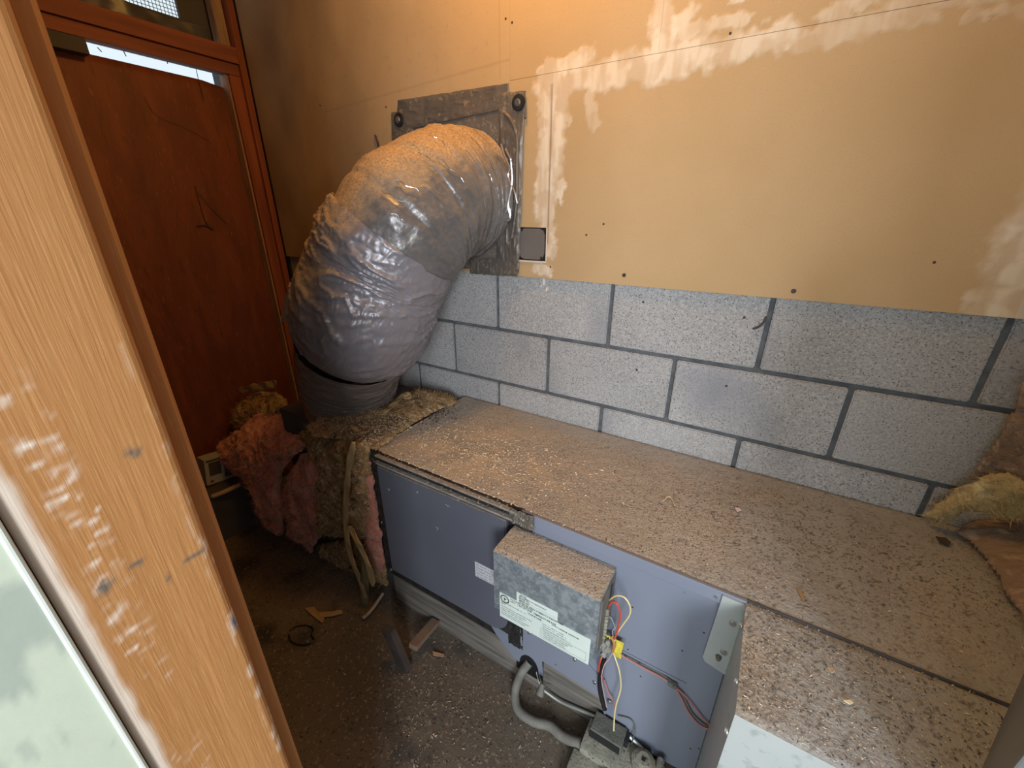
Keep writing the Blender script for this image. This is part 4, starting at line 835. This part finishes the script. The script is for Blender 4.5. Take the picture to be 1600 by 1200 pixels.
pts = [at(u, v, 2, ZF + .006) for u, v in ((452, 985), (462, 979), (478, 977), (489, 982), (486, 992), (491, 1000), (482, 1006), (466, 1007), (454, 1001), (451, 992))]
tag(MB().tube(pts, .0022, 8, 6).build('wire_ring', M_black, None, True), 'loop of black wire lying on the floor', 'wire')
a0 = Vector((.02, -.62, ZF)); 
MB_ = MB().box(-.022, .022, -.011, .011, 0, .17, .002, Matrix.Translation((.052, -.640, ZF)) @ Matrix.Rotation(math.radians(-12), 4, 'Y') @ Matrix.Rotation(math.radians(4), 4, 'X'))
tag(MB_.build('wood_block', mat('dark_brown_block', (.085, .06, .05), (.05, .038, .034), scale=12, rough=.9, bump=.002, bscale=40)), 'dark short wooden stub standing upright on the floor', 'wood offcut')
a = at(645, 1012, 2, ZF + .06); b = at(681, 970, 2, ZF + .035); d = b - a
Mx = Matrix.Translation((a + b) / 2) @ d.to_track_quat('Y', 'Z').to_matrix().to_4x4()
tag(MB().box(-.016, .016, -d.length / 2, d.length / 2, -.008, .008, .002, Mx).build('wooden_stick', M_stick), 'brown slat leaning from the upright stub towards the beam', 'wood offcut')
flatpoly('wood_chip', [(676, 1018), (694, 1022), (694, 1026), (677, 1024)], mat('reddish_chip', (.34, .20, .12), rough=.9), 'flat tan wood chip on the floor right of the leaning slat', 'wood chip')
for px_, m_, l_ in (([(1245, 920), (1252, 923), (1258, 936), (1255, 940)], M_scrap, 'pale wedge-shaped wood chip on the dusty top'), ([(1462, 838), (1478, 840), (1486, 848), (1482, 853), (1468, 848)], M_grime, 'dark flat flake on the dusty top near the yellow insulation'), ([(1148, 793), (1155, 794), (1158, 797), (1152, 800)], mat('pinkish_white_chip', (.75, .62, .66), rough=.7), 'tiny pinkish-white chip on the dusty top'), ([(1293, 1043), (1300, 1043), (1304, 1050), (1299, 1053)], mat('cream_seed', (.70, .58, .38), rough=.7), 'cream oval seed husk on the plenum dust'), ([(1318, 1095), (1328, 1094), (1334, 1098), (1328, 1100)], mat('cream_seed', (.70, .58, .38), rough=.7), 'pale elongated husk nearest the plenum front')):
    flatpoly('loose_flake', px_, m_, l_, 'debris', z=ZT + .0045, th=.002)
tag(MB().tube([at(u, v, 2, ZT + .006) for u, v in ((1036, 783), (1044, 776), (1050, 780), (1054, 790))], .0014, 6, 6).build('curled_shaving', mat('curled_tan', (.62, .48, .32), rough=.8), None, True), 'curled pale shaving on the dusty top', 'debris')
# ------------------------------------------------------------------ loose granules and chips (nobody could count them)
def chips(name, n, sampler, label, seed, smin=.0012, smax=.004, pal=None, parent=None):
    rs = np.random.RandomState(seed); V = []; F = []; Cc = []
    pal = pal or [((.62, .52, .40), .30), ((.44, .36, .27), .32), ((.10, .07, .05), .30), ((.78, .66, .50), .08)]
    pr = np.array([p[1] for p in pal]); pr = pr / pr.sum()
    pts = sampler(rs, n)
    for p in pts:
        col = np.array(pal[rs.choice(len(pal), p=pr)][0]) * rs.uniform(.8, 1.2); l = rs.uniform(smin, smax) * (2.6 if rs.rand() < .13 else 1); wd = rs.uniform(.35, .8) * min(l, smax); th = rs.uniform(.25, .5) * wd
        a = rs.uniform(0, math.pi); ca, sa = math.cos(a), math.sin(a); t = rs.normal(0, .25)
        b0 = len(V)
        for (x, y, z) in ((-1, 0, 0), (0, -1, 0), (1, 0, 0), (0, 1, 0), (0, 0, 1)):
            xx, yy = x * l / 2, y * wd / 2; V.append((p[0] + ca * xx - sa * yy, p[1] + sa * xx + ca * yy, p[2] + z * th + t * x * l * .4)); Cc.append((*col, 1))
        F += [(b0, b0 + 1, b0 + 4), (b0 + 1, b0 + 2, b0 + 4), (b0 + 2, b0 + 3, b0 + 4), (b0 + 3, b0, b0 + 4)]
    o = obj(name, V, F, M_chip, parent, vcol=np.array(Cc)); tag(o, label, 'debris' if parent is None else None, kind='stuff'); return o
def s_top(rs, n):
    out = []
    while len(out) < n:
        x = rs.uniform(X0, 1.40); y = rs.uniform(YF + .002, -.01)
        out.append((x, y, ZT + .0008))
    return out
chips('sawdust', 7000, s_top, 'tan sawdust scattered over the furnace top', 601, .001, .0032)
chips('dark_granules', 3800, lambda rs, n: [(np.clip(x, .3, 1.36), np.clip(y, YF + .01, -.012), ZT + .001) for x, y in zip(rs.normal(.98, .24, n), rs.normal(-.24, .10, n))], 'dark granules on the right half of the furnace top', 603, .001, .0036, [((.08, .07, .06), .8), ((.5, .42, .33), .2)])
chips('straw_litter', 2600, lambda rs, n: [(np.clip(x, X0, .7), np.clip(y, YF + .004, -.03), ZT + .001) for x, y in zip(rs.normal(.14, .17, n), rs.normal(-.33, .08, n))], 'pale straw litter on the left half of the furnace top', 605, .002, .007, [((.66, .50, .34), .7), ((.8, .68, .5), .3)])
chips('sawdust', 4200, lambda rs, n: [(rs.uniform(px0 + .004, 1.32), rs.uniform(PY0 + .003, YF - .004), ZT + .0005) for _ in range(n)], 'sawdust and granules on the flared plenum top', 607, .001, .0034, pal=[((.5, .4, .3), .35), ((.07, .06, .05), .5), ((.7, .6, .45), .15)])
chips('sawdust', 900, lambda rs, n: [(rs.uniform(bx0 + .003, bx1 - .003), rs.uniform(by + .003, YF - .004), bz1 + .0022) for _ in range(n)], 'sawdust on top of the galvanized control box', 609, .001, .003)
chips('floor_litter', 1500, lambda rs, n: [(x, min(y, -.50), ZF + .0035) for x, y in zip(rs.normal(.24, .16, n), rs.normal(-.68, .10, n))], 'wood shavings and grit in a patch on the floor', 611, .0015, .005, [((.22, .14, .09), .45), ((.45, .33, .22), .2), ((.06, .05, .04), .2), ((.55, .5, .44), .10)])
chips('floor_litter', 900, lambda rs, n: [(rs.uniform(-.9, .75), rs.uniform(-1.02, -.50), ZF + .0035) for _ in range(n)], 'thin grit scattered over the whole floor', 613, .0015, .004, [((.22, .16, .11), .5), ((.04, .035, .03), .4), ((.5, .46, .4), .1)])
chips('batt_litter', 2600, lambda rs, n: [(-.40 + .27 * rs.rand() , -.50 + .18 * rs.rand(), -.262 + .012 * rs.rand()) for _ in range(n)], 'sawdust caked on the blanket beside the collar', 615, .002, .006)
chips('black_litter', 700, lambda rs, n: [(x, y, ZT + .004) for x, y in zip(rs.normal(-.165, .045, n), rs.normal(-.20, .05, n))], 'black grit at the collar foot by the blocks', 617, .002, .006, [((.035, .028, .02), .9), ((.4, .3, .2), .1)])
# bits caught on cobwebs along the furnace front edge
def s_edge(rs, n): 
    return [(rs.uniform(X0, .40), YF - rs.uniform(.002, .016), rs.choice([-.298, -.324]) + rs.normal(0, .003)) for _ in range(n)]
chips('cobweb_litter', 520, s_edge, 'sawdust caught on cobwebs along the door ledges', 619, .0015, .004, [((.55, .47, .35), .8), ((.1, .08, .06), .2)], fu)
for k, (u, v) in enumerate(((608, 764), (684, 826), (652, 768), (700, 790), (596, 815), (612, 890), (716, 780))):
    p = at(u, v, 1, YF - .0165); V_ = MB()
    for j in range(4):
        d = Vector((rnd.uniform(-1, 1), -.2, rnd.uniform(-1, 1))).normalized() * rnd.uniform(.003, .008); V_.tube([p, p + d * .5 + Vector((.001, 0, 0)), p + d], .0005, 4, 2)
    V_.build('cobweb_speck', M_white, fu)
